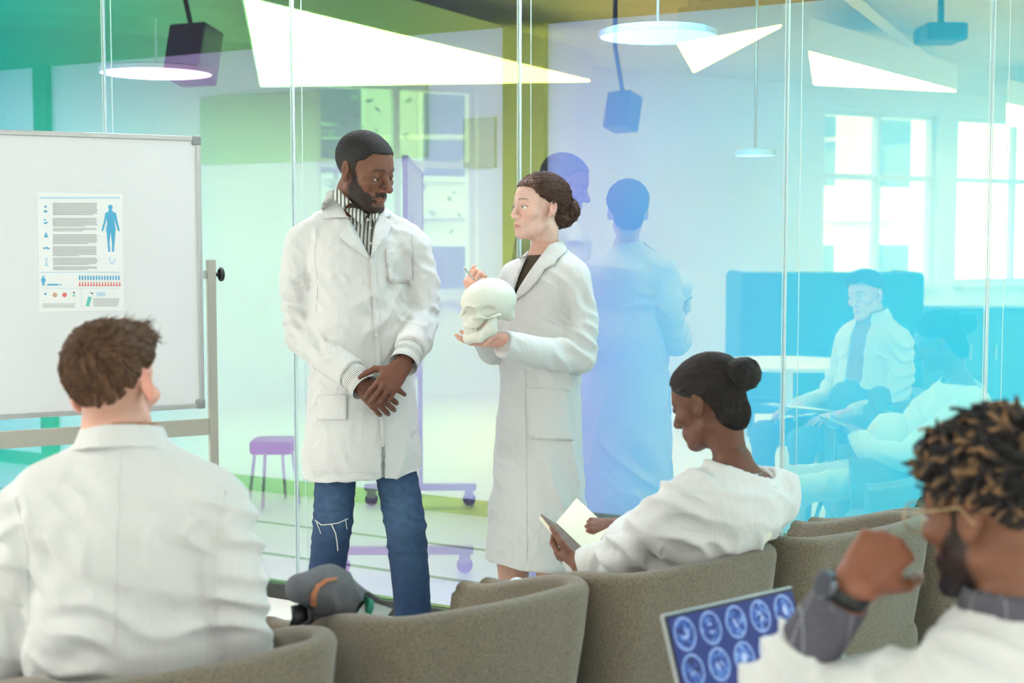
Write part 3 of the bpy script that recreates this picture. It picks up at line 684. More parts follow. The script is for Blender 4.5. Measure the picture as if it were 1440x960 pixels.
def head_sdf(M, female=False, lid=.35, jaw=1.0, neck=None, nose=1.0):
    """lid: 0 open, 1 shut. neck: world point of the neck base"""
    S = SH(M); j = (.85 if female else 1.0) * jaw
    S.e((0, -.012, .036), (.075, .098, .084), k=.0)
    S.e((0, .025, .028), (.064, .066, .064), k=.02)
    S.e((0, .028, -.045), (.056 * (.5 + .5 * j), .06, .073), k=.025)
    for q in (-1, 1):
        S.c((q * .055 * j, -.002, -.06), (q * .018, .070 if female else .074, -.097 if female else -.103), .017 if not female else .014, .015 if not female else .013, .025)
        S.e((q * .046, .058, -.022), (.022, .024, .018), k=.02)
        S.c((q * .010, .088, .022), (q * .046, .07, .022), .009 if not female else .006, .008, .012)
    S.e((0, .072 if female else .078, -.097 if female else -.103), (.020 * j, .017, .016), k=.018)
    for q in (-1, 1): S.e((q * .033, .104, .002), (.021, .019, .0125), k=.012, op='s')
    # nose
    S.c((0, .086, .012), (0, .111 * nose, -.03), .0075, .0105 * nose, .008); S.e((0, .108 * nose, -.034), (.0115 * nose, .010, .009), k=.006)
    for q in (-1, 1): S.e((q * .0125 * nose, .096, -.037), (.0085 * nose, .011, .008), k=.006)
    # mouth
    S.e((0, .078, -.066), (.032, .018, .02), k=.014)
    S.c((-.020, .085, -.0665), (0, .0955, -.0625), .0035, .0058, .004); S.c((.020, .085, -.0665), (0, .0955, -.0625), .0035, .0058, .004)
    S.c((-.017, .085, -.0735), (0, .0935, -.0755), .0045, .0068, .005); S.c((.017, .085, -.0735), (0, .0935, -.0755), .0045, .0068, .005)
    for q in (-1, 1): S.c((0, .1035, -.0692), (q * .022, .090, -.0694), .0022, .0018, .002, 's')
    # eyelids
    for q in (-1, 1):
        c = Vector((q * .032, .0755, .001)); r = .0142
        S.e(c + Vector((0, .0005, .0016 + .0026 * (1 - lid))), (r, r, r * .98), k=.003)
        zc = .0045 - .012 * lid                     # opening between the lids
        S.c(c + Vector((-.0095, .0135, zc - .0025 * (1 - lid))), c + Vector((.0095, .0135, zc - .0025 * (1 - lid))), .0052 * (1 - lid) + .0012, .0052 * (1 - lid) + .0012, .002, 's')
    # ears
    for q in (-1, 1):
        S.e((q * .0775, -.014, .0), (.0085, .0185, .031), (.18, q * .0, q * -.35), k=.006); S.e((q * .074, -.006, -.026), (.007, .010, .012), k=.006)
        S.e((q * .085, -.008, .004), (.008, .010, .018), (.18, 0, q * -.35), k=.005, op='s')
    nk = (0, -.028, -.075); rn = (.045 if female else .053)
    S.c((0, -.02, -.05), nk, rn * .98, rn, .02)
    if neck is not None:
        nb = M.inverted() @ Vector(neck); S.c(nk, nb, rn, rn * 1.06, .02)
    return S
def lerp(a, b, t): return a + (b - a) * t[:, None]
def sst(x, a, b):
    t = np.clip((x - a) / (b - a), 0, 1); return t * t * (3 - 2 * t)
def skin_col(P, base, seed=1, var=.06):
    c = np.tile(np.array(lin(base)), (len(P), 1)); return c * (1 + var * noise3(P, 22, seed))[:, None]
def head_col(P, M, base, lip, brow, beard=None, browz=.026, blush=None, lash=(50, 36, 30), bw=.0042):
    p = L2(M, P); x, y, z = np.abs(p[:, 0]), p[:, 1], p[:, 2]; c = skin_col(P, base)
    nz = .004 * noise3(p, 160, 3)
    if blush is not None:
        c = lerp(c, np.array(lin(blush)), .22 * np.exp(-((x - .045) ** 2 + (z + .03) ** 2 + (y - .07) ** 2) / .0009)); c = lerp(c, np.array(lin(blush)), .5 * sst(x, .074, .08) * sst(-np.abs(y + .012), -.04, -.02))
    if beard is not None:
        edge = np.interp(y, [-.02, .015, .03, .055, .08, .1], [.04, .035, -.016, -.045, -.062, -.066]) + nz * 1.6
        m = sst(edge - z, -.003, .006) * sst(y, -.005, .012) * sst(z, -.150, -.120)
        mu = sst(.0300 - x, 0, .005) * sst(y, .070, .076) * sst(-.046 - z + nz, 0, .004) * sst(z, -.066, -.06)
        lipm = (x < .019) & (z > -.084) & (z < -.061) & (y > .07)
        lo = (x < .03) & (z > -.094) & (z < -.082) & (y > .07)
        m = np.maximum(np.where(lipm, 0, np.where(lo, m * .45, m)), mu * ~((z < -.0605) & (x < .018)))
        c = lerp(c, np.array(lin(beard)), .93 * m)
    hh = .0082 * np.sqrt(np.clip(1 - (x / .0235) ** 2, 0, 1)); lm = sst(hh - np.abs(z + .0712), -.0008, .0018) * (y > .074); c = lerp(c, np.array(lin(lip)), .7 * lm)
    er = np.sqrt(((x - .032) / .0140) ** 2 + ((z - .001) / .0062) ** 2); ln = np.exp(-((er - .98) / .16) ** 2) * sst(z, -.003, .002) * (y > .06); c = lerp(c, np.array(lin(lash)), .75 * ln)
    if brow is not None:
        bz = browz - .12 * (x - .032) ** 2 / .02 - .05 * np.maximum(x - .038, 0); bm = sst(bw * (1.15 - .5 * np.clip((x - .014) / .038, 0, 1)) - np.abs(z - bz) + nz * .3, -.001, .0015) * sst(x, .012, .016) * sst(.052 - x, 0, .006) * (y > .05)
        c = lerp(c, np.array(lin(brow)), .85 * bm)
    return c
def eyeballs(M, iris, look=(0, 0), sc_=1):
    """two eyeballs as vertices/faces/colours"""
    VV = []; QQ = []; CC = []
    for q in (-1, 1):
        c = Vector((q * .032, .0755, .001)); r = .0132; n1, n2 = 28, 20; o = len(VV); d = Vector((look[0], 1, look[1])).normalized()
        for i in range(n2 + 1):
            for k in range(n1):
                th = math.pi * i / n2; ph = 2 * math.pi * k / n1
                v = Vector((math.sin(th) * math.cos(ph), math.cos(th), math.sin(th) * math.sin(ph))); VV.append(tuple(M @ (c + v * r)))
                a = math.acos(max(-1, min(1, v.dot(d)))); CC.append(lin((14, 12, 12)) if a < .22 else lin(iris) if a < .54 else lin((236, 232, 226)))
        for i in range(n2):
            for k in range(n1): QQ.append((o + i * n1 + k, o + i * n1 + (k + 1) % n1, o + (i + 1) * n1 + (k + 1) % n1, o + (i + 1) * n1 + k))
    return np.array(VV), np.array(QQ), np.array(CC)
FL = {'index': (.029, .089, .003, .044, .026, .021), 'middle': (.0085, .094, .006, .048, .030, .022), 'ring': (-.012, .089, .004, .045, .028, .021), 'pinky': (-.031, .078, .0, .034, .021, .019)}
def hand_M(wrist, ydir, dorsal, s=1.0):
    y = Vector(ydir).normalized(); z = Vector(dorsal); z = (z - y * z.dot(y)).normalized(); x = y.cross(z)
    M = (Matrix((x, y, z)).transposed() * s).to_4x4(); M.translation = Vector(wrist); return M
def hand_sdf(M, side, curls, thumb, spread=(6, 1, -4, -10), fore=None, S=None):
    """side +1 right / -1 left; curls: 4 x (mcp, pip, dip) degrees; thumb: list of 3 local direction vectors (x towards thumb side)"""
    S = S or SH(M); S.setM(M); sx_ = -side
    def X(p): return (sx_ * p[0], p[1], p[2])
    if fore is not None: S.c((0, -.005, 0), tuple(M.inverted() @ Vector(fore)), .026, .034, .02)
    S.c((sx_ * -.008, 0, 0), (sx_ * .01, 0, 0), .021, .021, .01)
    for k, n in enumerate(FL):
        bx, by, bz, l1, l2, l3 = FL[n]; sc2 = .88 if n == 'pinky' else 1
        S.c(X((bx * .5, .012, 0)), X((bx, by, bz)), .015, .0115 * sc2, .014)
    S.e(X((0, .05, -.008)), (.036, .044, .014), k=.012)
    S.c(X((.016, .02, -.008)), X((.036, .055, -.012)), .017, .013, .012)
    for k, n in enumerate(FL):
        bx, by, bz, l1, l2, l3 = FL[n]; sc2 = .86 if n == 'pinky' else 1; a = 0; p = Vector(X((bx, by, bz))); rr = [.0096, .0088, .0079, .0064]
        sp = math.radians(spread[k])
        for i, (l, cu) in enumerate(zip((l1, l2, l3), curls[k])):
            a += math.radians(cu); d = Vector((sx_ * math.sin(sp) * math.cos(a), math.cos(sp) * math.cos(a), -math.sin(a))); q = p + d * l
            S.c(tuple(p), tuple(q), rr[i] * sc2, rr[i + 1] * sc2, .006 if i == 0 else .003); p = q
    p = Vector(X((.036, .045, -.012))); 
    for d, l, r0, r1 in zip(thumb, (.036, .032, .025), (.0125, .0105, .0095), (.0108, .0096, .0070)):
        q = p + Vector(X(Vector(d).normalized())) * l; S.c(tuple(p), tuple(q), r0, r1, .005); p = q
    return S
def join(parts):
    V = []; Q = []; C = []; o = 0
    for v, q, c in parts: V.append(v); Q.append(np.asarray(q) + o); C.append(c); o += len(v)
    return np.concatenate(V), np.concatenate(Q), np.concatenate(C)
def hair_cut(S, M, prof):
    """keep hair above the hairline z = h(y) (head-local, with a sideburn notch)"""
    Mi = np.array(M.inverted()); ys = [p[0] for p in prof]; zs = [p[1] for p in prof]; s = M.to_scale()[0]
    def f(P):
        p = P @ Mi[:3, :3].T + Mi[:3, 3]; return (p[..., 2] - np.interp(p[..., 1], ys, zs)) * s * .7
    S.func(f, np.full(3, -1e3), np.full(3, 1e3), 's', .006); return S
def strands(name, roots, nrm, flow, length, rad, colr, parent, m=None, lift=.3, seg=5, seed=0, curl=0, taper=.25, sides=3, jit=.25, bend=None, surf=None, off=.0012):
    """tapered hair strands lying along a flow field"""
    r = np.random.RandomState(seed); n = len(roots); P = roots.copy(); pts = [P.copy()]; D = flow(P) + jit * r.normal(size=(n, 3))
    ln = length * (.7 + .6 * r.rand(n)); 
    for i in range(seg):
        T = D - nrm * np.sum(D * nrm, axis=1)[:, None]; T /= np.linalg.norm(T, axis=1)[:, None] + 1e-9
        d = T + nrm * (lift * (1 - i / seg * 1.2)); 
        if curl: d = d + curl * np.cross(T, nrm) * np.sin(i * 1.7 + r.rand(n) * 6)[:, None]
        if bend is not None: d = d + np.array(bend) * (i / seg)
        d /= np.linalg.norm(d, axis=1)[:, None]; P = P + d * (ln / seg)[:, None]
        if surf is not None:                       # keep the strand lying on the hair mass
            near_ = [surf.find_nearest(tuple(p)) for p in P]; nrm = np.array([tuple(h[1]) for h in near_]); P = np.array([tuple(h[0]) for h in near_]) + nrm * off * (.4 + 1.2 * r.rand(n))[:, None]; D = flow(P) + jit * .5 * r.normal(size=(n, 3))
        pts.append(P.copy())
    A = np.stack(pts, axis=1); m1 = seg + 1
    T = np.gradient(A, axis=1); T /= np.linalg.norm(T, axis=2)[:, :, None] + 1e-9
    U = np.cross(T, nrm[:, None, :]); U /= np.linalg.norm(U, axis=2)[:, :, None] + 1e-9; W2 = np.cross(T, U)
    rr = rad * (1 - (1 - taper) * np.linspace(0, 1, m1) ** 1.5)
    rr = rr[None, :] * (.8 + .4 * r.rand(n))[:, None]
    R = np.stack([A + U * (rr * math.cos(2 * math.pi * k / sides))[:, :, None] + W2 * (rr * math.sin(2 * math.pi * k / sides))[:, :, None] for k in range(sides)], axis=2)
    V = R.reshape(-1, 3); base = (np.arange(n) * m1 * sides)[:, None, None]; i = np.arange(seg)[None, :, None] * sides; k = np.arange(sides)[None, None, :]; k2 = (k + 1) % sides
    Q = np.stack([base + i + k, base + i + k2, base + i + sides + k2, base + i + sides + k], axis=-1).reshape(-1, 4)
    t = np.tile(np.repeat(np.linspace(0, 1, m1), sides), n); sid = np.repeat(np.arange(n), m1 * sides)
    return V, Q, colr(t, r.rand(n)[sid], V)
def sample_surf(V, Q, n, seed=0, keep=None):
    r = np.random.RandomState(seed); N = vnormals(V, Q); Q = np.asarray(Q); ar = np.linalg.norm(np.cross(V[Q[:, 2]] - V[Q[:, 0]], V[Q[:, 3]] - V[Q[:, 1]]), axis=1)
    if keep is not None: ar = ar * keep(V[Q].mean(axis=1))
    f = r.choice(len(Q), n, p=ar / ar.sum()); a, b = r.rand(n, 1), r.rand(n, 1)
    A = V[Q[f]]; p = (A[:, 0] * (1 - a) + A[:, 1] * a) * (1 - b) + (A[:, 3] * (1 - a) + A[:, 2] * a) * b; nn = N[Q[f]].mean(axis=1); return p, nn / np.linalg.norm(nn, axis=1)[:, None]
def hcol(dark, light, seed=0):
    d, l = np.array(lin(dark)), np.array(lin(light))
    return lambda t, rnd, V: lerp(np.tile(d, (len(t), 1)), l, rnd * .9)
def wedge(S, poly, y0, y1, op='s', k=.004):
    """convex picture-space outline, extruded along depth y0..y1"""
    pl = [Vector(p) for p in poly]; c = sum(pl, Vector((0, 0))) / len(pl); H = []
    for i in range(len(pl)):
        a, b = pl[i], pl[(i + 1) % len(pl)]; n = Vector(((b - a).y, -(b - a).x)).normalized()
        if n.dot(c - a) > 0: n = -n
        H.append((n.x, n.y, n.dot(a)))
    f_, u_ = np.array(FWD), np.array(UPV); cm = np.array(CAM)
    def f(P):
        q = P - cm; d = q @ f_; px = 720 + FPX * q[..., 0] / d; py = 480 - FPX * (q @ u_) / d
        r = np.max([px * h[0] + py * h[1] - h[2] for h in H], axis=0) * d / FPX
        return np.maximum(np.maximum(r, y0 - P[..., 1]), P[..., 1] - y1)
    cs = [at(p.x, p.y, y) for p in pl for y in (y0, y1)]
    S.func(f, np.min([tuple(q) for q in cs], axis=0), np.max([tuple(q) for q in cs], axis=0), op, k); return S
def shoe(name, heel, fwd, parent, m, sole, s=1.0, h=.07):
    f = Vector(fwd).normalized(); hl = Vector(heel); M = basis(hl, f, 0, 0, s); S = SH(M)
    S.e((0, .03, .045), (.036, .05, .045), k=.02); S.e((0, .14, .035), (.044, .10, .036), k=.03); S.c((0, .01, .06), (0, .01, .06 + h * .6), .034, .034, .02)
    S.plane(tuple(hl + Vector((0, 0, .012))), (0, 0, -1)); V, Q = S.mesh(.006); o = fast_mesh(name, V, Q, m, parent)
    S = SH(M); S.e((0, .10, .012), (.047, .145, .03), k=0); S.plane(tuple(hl + Vector((0, 0, .022))), (0, 0, 1)); S.plane(tuple(hl + Vector((0, 0, .001))), (0, 0, -1)); V, Q = S.mesh(.006); fast_mesh('sole', V, Q, sole, o)
    return o
def seated_legs(hipc, f, e, parent, m, shoes, hw=.09, kneez=.50, reach=.46, r0=.088, spread=.05, seatz=.53, ankle=.0):
    """trousers of a seated person, plus shoes"""
    S = SDF(); hipc = Vector(hipc)
    S.econe(tuple(hipc - f * .02 + Vector((0, 0, .0))), tuple(hipc - f * .02 + Vector((0, 0, .15))), (.175, .12), (.16, .11), tuple(e), .03)
    for q in (-1, 1):
        h = hipc + e * q * hw; kn = Vector((hipc.x, hipc.y, 0)) + e * q * (hw + spread) + f * reach + Vector((0, 0, kneez)); an = Vector((kn.x, kn.y, .09)) + f * ankle
        S.chain([tuple(h), tuple(kn)], [r0, r0 * .78], .04); S.chain([tuple(kn), tuple(an)], [r0 * .76, r0 * .55], .03)
        if shoes: shoe('shoe', (an.x - f.x * .03, an.y - f.y * .03, 0), f + e * q * .12, parent, *shoes)
    V, Q = S.mesh(.011); N = vnormals(V, Q); V = V + N * (.004 * crease(V, (f.x, f.y, .3), .07, 8))[:, None]
    return fast_mesh('trousers', V, Q, m, parent)
# ------------------------------------------------------------------ standing man
def standing_man():
    D = 4.78; A = lambda x, y, d=0: tuple(at(x, y, D + d))
    base = at(516, 800, D); t = thing('person', (base.x, base.y, 0), 0, 'standing man with short black hair and beard in a white lab coat and ripped jeans', 'person')
    skin, skd = (122, 80, 61), (88, 54, 42)
    M = basis(at(513, 240, D - .01), (math.sin(.95), -math.cos(.95)), math.radians(17), math.radians(3), 1.04)
    nb = at(500, 318, D + .03)
    V, Q = head_sdf(M, lid=.72, neck=nb, nose=1.05).mesh(.0024); V = relax(V, Q, 1, .3)
    parts = [(V, Q, head_col(V, M, skin, (128, 82, 72), (34, 26, 24), (30, 25, 24)))]
    # torso, arms, legs under the clothes
    S = SDF(); S.cone(A(499, 300, .04), A(500, 345, .05), .055, .075, .03); S.econe(A(502, 350, .05), A(508, 640, .05), (.12, .075), (.12, .075), (1, 0, 0), .03)
    V, Q = S.mesh(.012); parts.append((V, Q, skin_col(V, skin)))
    # his left hand lies over the right one
    wl = at(567, 513, D - .235); M1 = hand_M(wl, at(532, 556, D - .285) - wl, at(552, 536, D - 1) - at(556, 540, D), .98)
    H = hand_sdf(M1, -1, [(26, 26, 16), (30, 32, 18), (34, 34, 20), (38, 34, 20)], [(.75, .5, -.35), (.42, .9, -.15), (.3, .95, -.12)], (3, 0, -3, -6), at(578, 488, D - .15))
    V, Q = H.mesh(.0026); parts.append((V, Q, skin_col(V, (112, 70, 54))))
    wr_ = at(508, 540, D - .185); M2 = hand_M(wr_, at(545, 573, D - .215) - wr_, (at(530, 560, D - 1) - at(530, 563, D)), .98)
    H = hand_sdf(M2, 1, [(48, 42, 22), (46, 44, 24), (44, 44, 24), (40, 42, 24)], [(.6, .7, -.3), (.3, .9, -.3), (.1, 1, -.3)], (4, 1, -3, -8), at(490, 524, D - .15))
    V, Q = H.mesh(.0026); parts.append((V, Q, skin_col(V, (112, 70, 54))))
    ey = eyeballs(M, (50, 30, 20), (0, -.35)); parts.append(ey)
    V, Q, C = join(parts); body = fast_mesh('body', V, Q, mskin, t, C)
    # hair: close crop
    S = SH(M); S.e((0, -.014, .040), (.0795, .1015, .0865), k=0); S.e((0, .02, .045), (.0685, .0705, .056), k=.02)
    hair_cut(S, M, [(-.12, -.05), (-.085, -.052), (-.05, -.03), (-.03, .012), (-.004, .020), (.006, -.010), (.018, -.006), (.026, .038), (.048, .05), (.062, .073), (.1, .076)])
    V, Q = S.mesh(.0026); N = vnormals(V, Q); V = V + N * (.0013 * noise3(V, 330, 2))[:, None]
    c = np.tile(np.array(lin((31, 29, 29))), (len(V), 1)); pl_ = L2(M, V); fade = sst(.055 - pl_[:, 2], 0, .06) * sst(pl_[:, 1], -.09, 0)
    c = lerp(c, np.array(lin((70, 56, 48))), .6 * fade); c *= (1 + .35 * noise3(V, 300, 7))[:, None]; fast_mesh('hair', V, Q, mat('cropped_hair', (30, 30, 30), .75, attr=True), t, np.clip(c, 0, 1))
    # shirt
    ms = mat('striped_shirt', (228, 228, 222), .8); nt = ms.node_tree; N_ = nt.nodes; tc = N_.new('ShaderNodeTexCoord'); sp = N_.new('ShaderNodeSeparateXYZ'); nt.links.new(tc.outputs['Object'], sp.inputs[0])
    mu = N_.new('ShaderNodeMath'); mu.operation = 'MULTIPLY'; mu.inputs[1].default_value = 2 * math.pi / .0125; nt.links.new(sp.outputs['X'], mu.inputs[0])
    si = N_.new('ShaderNodeMath'); si.operation = 'SINE'; nt.links.new(mu.outputs[0], si.inputs[0]); gt = N_.new('ShaderNodeMath'); gt.operation = 'GREATER_THAN'; gt.inputs[1].default_value = .25; nt.links.new(si.outputs[0], gt.inputs[0])
    mx = N_.new('ShaderNodeMix'); mx.data_type = 'RGBA'; mx.inputs[6].default_value = (*lin((226, 226, 218)), 1); mx.inputs[7].default_value = (*lin((92, 96, 92)), 1); nt.links.new(gt.outputs[0], mx.inputs[0]); nt.links.new(mx.outputs[2], N_['Principled BSDF'].inputs['Base Color'])
    S = SDF(); S.econe(A(502, 360, .035), A(508, 560, .035), (.135, .108), (.135, .108), (1, 0, 0), .03); S.cone(A(470, 335, .045), A(540, 340, .045), .045, .045, .04); S.cone(A(499, 312, .03), A(503, 350, .03), .062, .1, .03)
    V, Q = S.mesh(.007); sb = bvh(V, Q); shirt = fast_mesh('shirt', V, Q, ms, t)
    # shirt collar leaves
    g = G(); 
    patch('shirt_collar', [(468, 268), (476, 266), (500, 290), (512, 297), (516, 301), (508, 316), (497, 306), (482, 292), (470, 280)], sb, ms, shirt, .014, .003, 4, lift=lambda x, y: .004)
    patch('shirt_collar', [(516, 301), (528, 297), (533, 293), (532, 303), (527, 314), (519, 311)], sb, ms, shirt, .012, .003, 4)
    patch('button_placket', [(516, 308), (526, 310), (523, 366), (516, 362)], sb, ms, shirt, .006, .002, 4)
    for x, y in ((517, 309), (521, 320), (521, 342)):
        q, n = hit(sb, x, y); G().disc(q + (CAM - q).normalized() * .012, CAM - q, .0045, .003, 10).build('button', mat('button_white', (236, 236, 228), .3), shirt)
    # lab coat
    S = SDF()
    S.econe(A(501, 356, .02), A(507, 455, .01), (.172, .128), (.165, .128), (1, 0, 0), .03)
    S.econe(A(507, 450, .01), A(511, 700, .0), (.165, .128), (.212, .165), (1, .1, 0), .06)
    S.cone(A(436, 336, .03), A(572, 341, .03), .058, .058, .05); S.cone(A(474, 300, .03), A(440, 332, .03), .045, .055, .04); S.cone(A(526, 304, .03), A(566, 335, .03), .045, .055, .04)
    S.cone(A(498, 300, .035), A(500, 330, .03), .072, .1, .03)
    V, Q = S.mesh(.014); cb0 = bvh(V, Q)
    S.plane(A(511, 667, 0), (.06, 0, -1))
    wedge(S, [(468, 262), (497, 250), (534, 270), (540, 296), (521, 362)], D - .6, D + .03)         # open neck
    S.cone(tuple(at(500, 270, D + .03)), tuple(at(499, 310, D + .02)), .072, .066, .01, 's')
    wedge(S, [(538, 622), (539, 622), (540.5, 690), (537.5, 690)], D - .6, D - .10, k=.001)                            # slit at the hem
    S.chain([A(429, 343, .03), A(421, 400, .045), A(428, 468, .03), A(466, 503, -.10), A(496, 526, -.165)], [.070, .070, .068, .060, .054], .006, flat=2)
    S.chain([A(580, 348, .03), A(592, 400, .045), A(591, 452, .02), A(584, 478, -.11), A(577, 492, -.17)], [.066, .066, .064, .059, .053], .006, flat=2)
    V, Q = S.mesh(.006); N = vnormals(V, Q)
    d = .014 * crease(V, (.35, .1, 1), .055, 3) * (near(V, A(425, 462, 0), .12) + near(V, A(594, 455, 0), .11) + .25)
    d += .010 * crease(V, (1, .2, .15), .12, 11) * sst(at(0, 520, D).z - V[:, 2], 0, .3) + .011 * crease(V, (.7, .1, -.7), .10, 15) * near(V, A(505, 430, -.1), .24)
    d += .014 * crease(V, (.75, 0, .65), .05, 21) * (near(V, A(440, 390, -.05), .09) + near(V, A(580, 395, -.05), .09))
    V = V + N * d[:, None]; V = relax(V, Q, 1, .5); cb = bvh(V, Q); coat = fast_mesh('lab_coat', V, Q, mcoat, t)
    lf = lambda x, y: .006
    patch('lapel', [(459, 270), (470, 266), (478, 284), (492, 312), (506, 338), (520, 364), (512, 360), (490, 344), (475, 330), (484, 318), (492, 306), (478, 306), (455, 307), (452, 290)], cb0, mcoat, coat, .006, .005, 5)
    patch('lapel', [(538, 290), (548, 296), (550, 304), (542, 305), (552, 312), (546, 330), (534, 346), (521, 364), (523, 346), (527, 320), (532, 300)], cb0, mcoat, coat, .006, .005, 5)
    patch('breast_pocket', [(542, 350), (578, 346), (580, 392), (572, 398), (550, 398), (545, 391)], cb, mcoat, coat, .002, .004, 6)
    patch('hip_pocket', [(446, 556), (488, 554), (488, 590), (446, 590)], cb, mcoat, coat, .002, .004, 6)
    patch('coat_placket', [(519, 362), (527, 360), (541, 560), (541, 628), (536, 628), (533, 560)], cb, mcoat, coat, .0015, .003, 5)
    for x, y in ((522, 372), (526, 425), (529, 470), (537, 600)):
        q, n = hit(cb, x, y); G().disc(q + (CAM - q).normalized() * .006, CAM - q, .0065, .003, 14).build('button', mat('button_coat', (206, 206, 202), .4), coat)
    
    for nm, ln in (('sleeve_seam', [(446, 322), (442, 360), (447, 400), (444, 440)]), ('sleeve_seam', [(580, 330), (584, 372), (580, 410)]), ('hem_seam', [(428, 661), (470, 664), (533, 664)])):
        g = G(); line_on(g, ln, cb, .0013); g.build(nm, mcoat, coat)
    # striped cuffs
    for a, b, r in ((at(488, 519, D - .145), at(513, 545, D - .192), .047), (at(580, 484, D - .14), at(567, 513, D - .225), .046)):
        g = G(); n = 16
        for i in range(n):
            p, q = a.lerp(b, i / n), a.lerp(b, (i + 1) / n); w_ = p.lerp(q, .62); g.tube([p, w_], r + .0008 * math.sin(i), 26, 0, cap=False); g.tube([w_, q], r + .0008 * math.sin(i), 26, 1, cap=False)
        ax = (b - a).normalized(); g.tube([b, b - ax * .03], [r, r - .004], 26, 0, cap=False)
        g.build('shirt_cuff', None, shirt, smooth=True, mats=[mat('cuff_white', (228, 228, 222), .8), mat('cuff_grey', (88, 92, 90), .8)])
    # jeans
    mj = mat('denim', (58, 92, 134), .85, attr=True, bump=.35, bscale=700); S = SDF()
    S.econe(A(511, 560, .02), A(511, 585, .02), (.15, .11), (.15, .11), (1, 0, 0), .03)
    S.chain([A(476, 600, .02), A(468, 735, -.02), A(460, 800, .02), A(455, 930, .03)], [.074, .068, .062, .059], .006); S.chain([A(546, 600, .03), A(570, 740, -.02), A(577, 810, .02), A(586, 935, .03)], [.072, .071, .065, .061], .006)
    V, Q = S.mesh(.006); N = vnormals(V, Q)
    d = .0055 * crease(V, (.25, .1, 1), .045, 5) * (.25 + near(V, A(468, 728, -.08), .09) + near(V, A(572, 742, -.08), .12) + .8 * near(V, A(585, 940, 0), .12)); V = relax(V + N * d[:, None], Q, 1, .5)
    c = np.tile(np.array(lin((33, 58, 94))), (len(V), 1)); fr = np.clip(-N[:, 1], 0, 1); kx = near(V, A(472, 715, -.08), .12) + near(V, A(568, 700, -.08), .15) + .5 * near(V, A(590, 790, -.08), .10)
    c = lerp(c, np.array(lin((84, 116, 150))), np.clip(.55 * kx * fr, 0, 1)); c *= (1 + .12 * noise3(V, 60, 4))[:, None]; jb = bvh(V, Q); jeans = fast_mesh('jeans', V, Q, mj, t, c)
    mth = mat('frayed_thread', (226, 226, 222), .9); g = G(); line_on(g, [(443, 731), (452, 738), (464, 737), (476, 735), (489, 729)], jb, .0017, .003, step=4); line_on(g, [(466, 737), (472, 750), (474, 762), (475, 774)], jb, .002, .004, step=4)
    line_on(g, [(445, 734), (449, 744), (451, 750)], jb, .0014, .003, step=4); line_on(g, [(486, 731), (488, 744)], jb, .0014, .003, step=4); setp(g.build('frayed_rip', mth, jeans), 'white frayed threads at the torn knee')
    msh = mat('suede_brown', (120, 92, 70), .8, bump=.2, bscale=200); msl = mat('shoe_sole', (220, 216, 206), .7)
    for x, dx in ((456, -.25), (585, .2)): p = at(x, 940, D + .05); shoe('shoe', (p.x, p.y, 0), (dx, -1, 0), t, msh, msl)
standing_man()
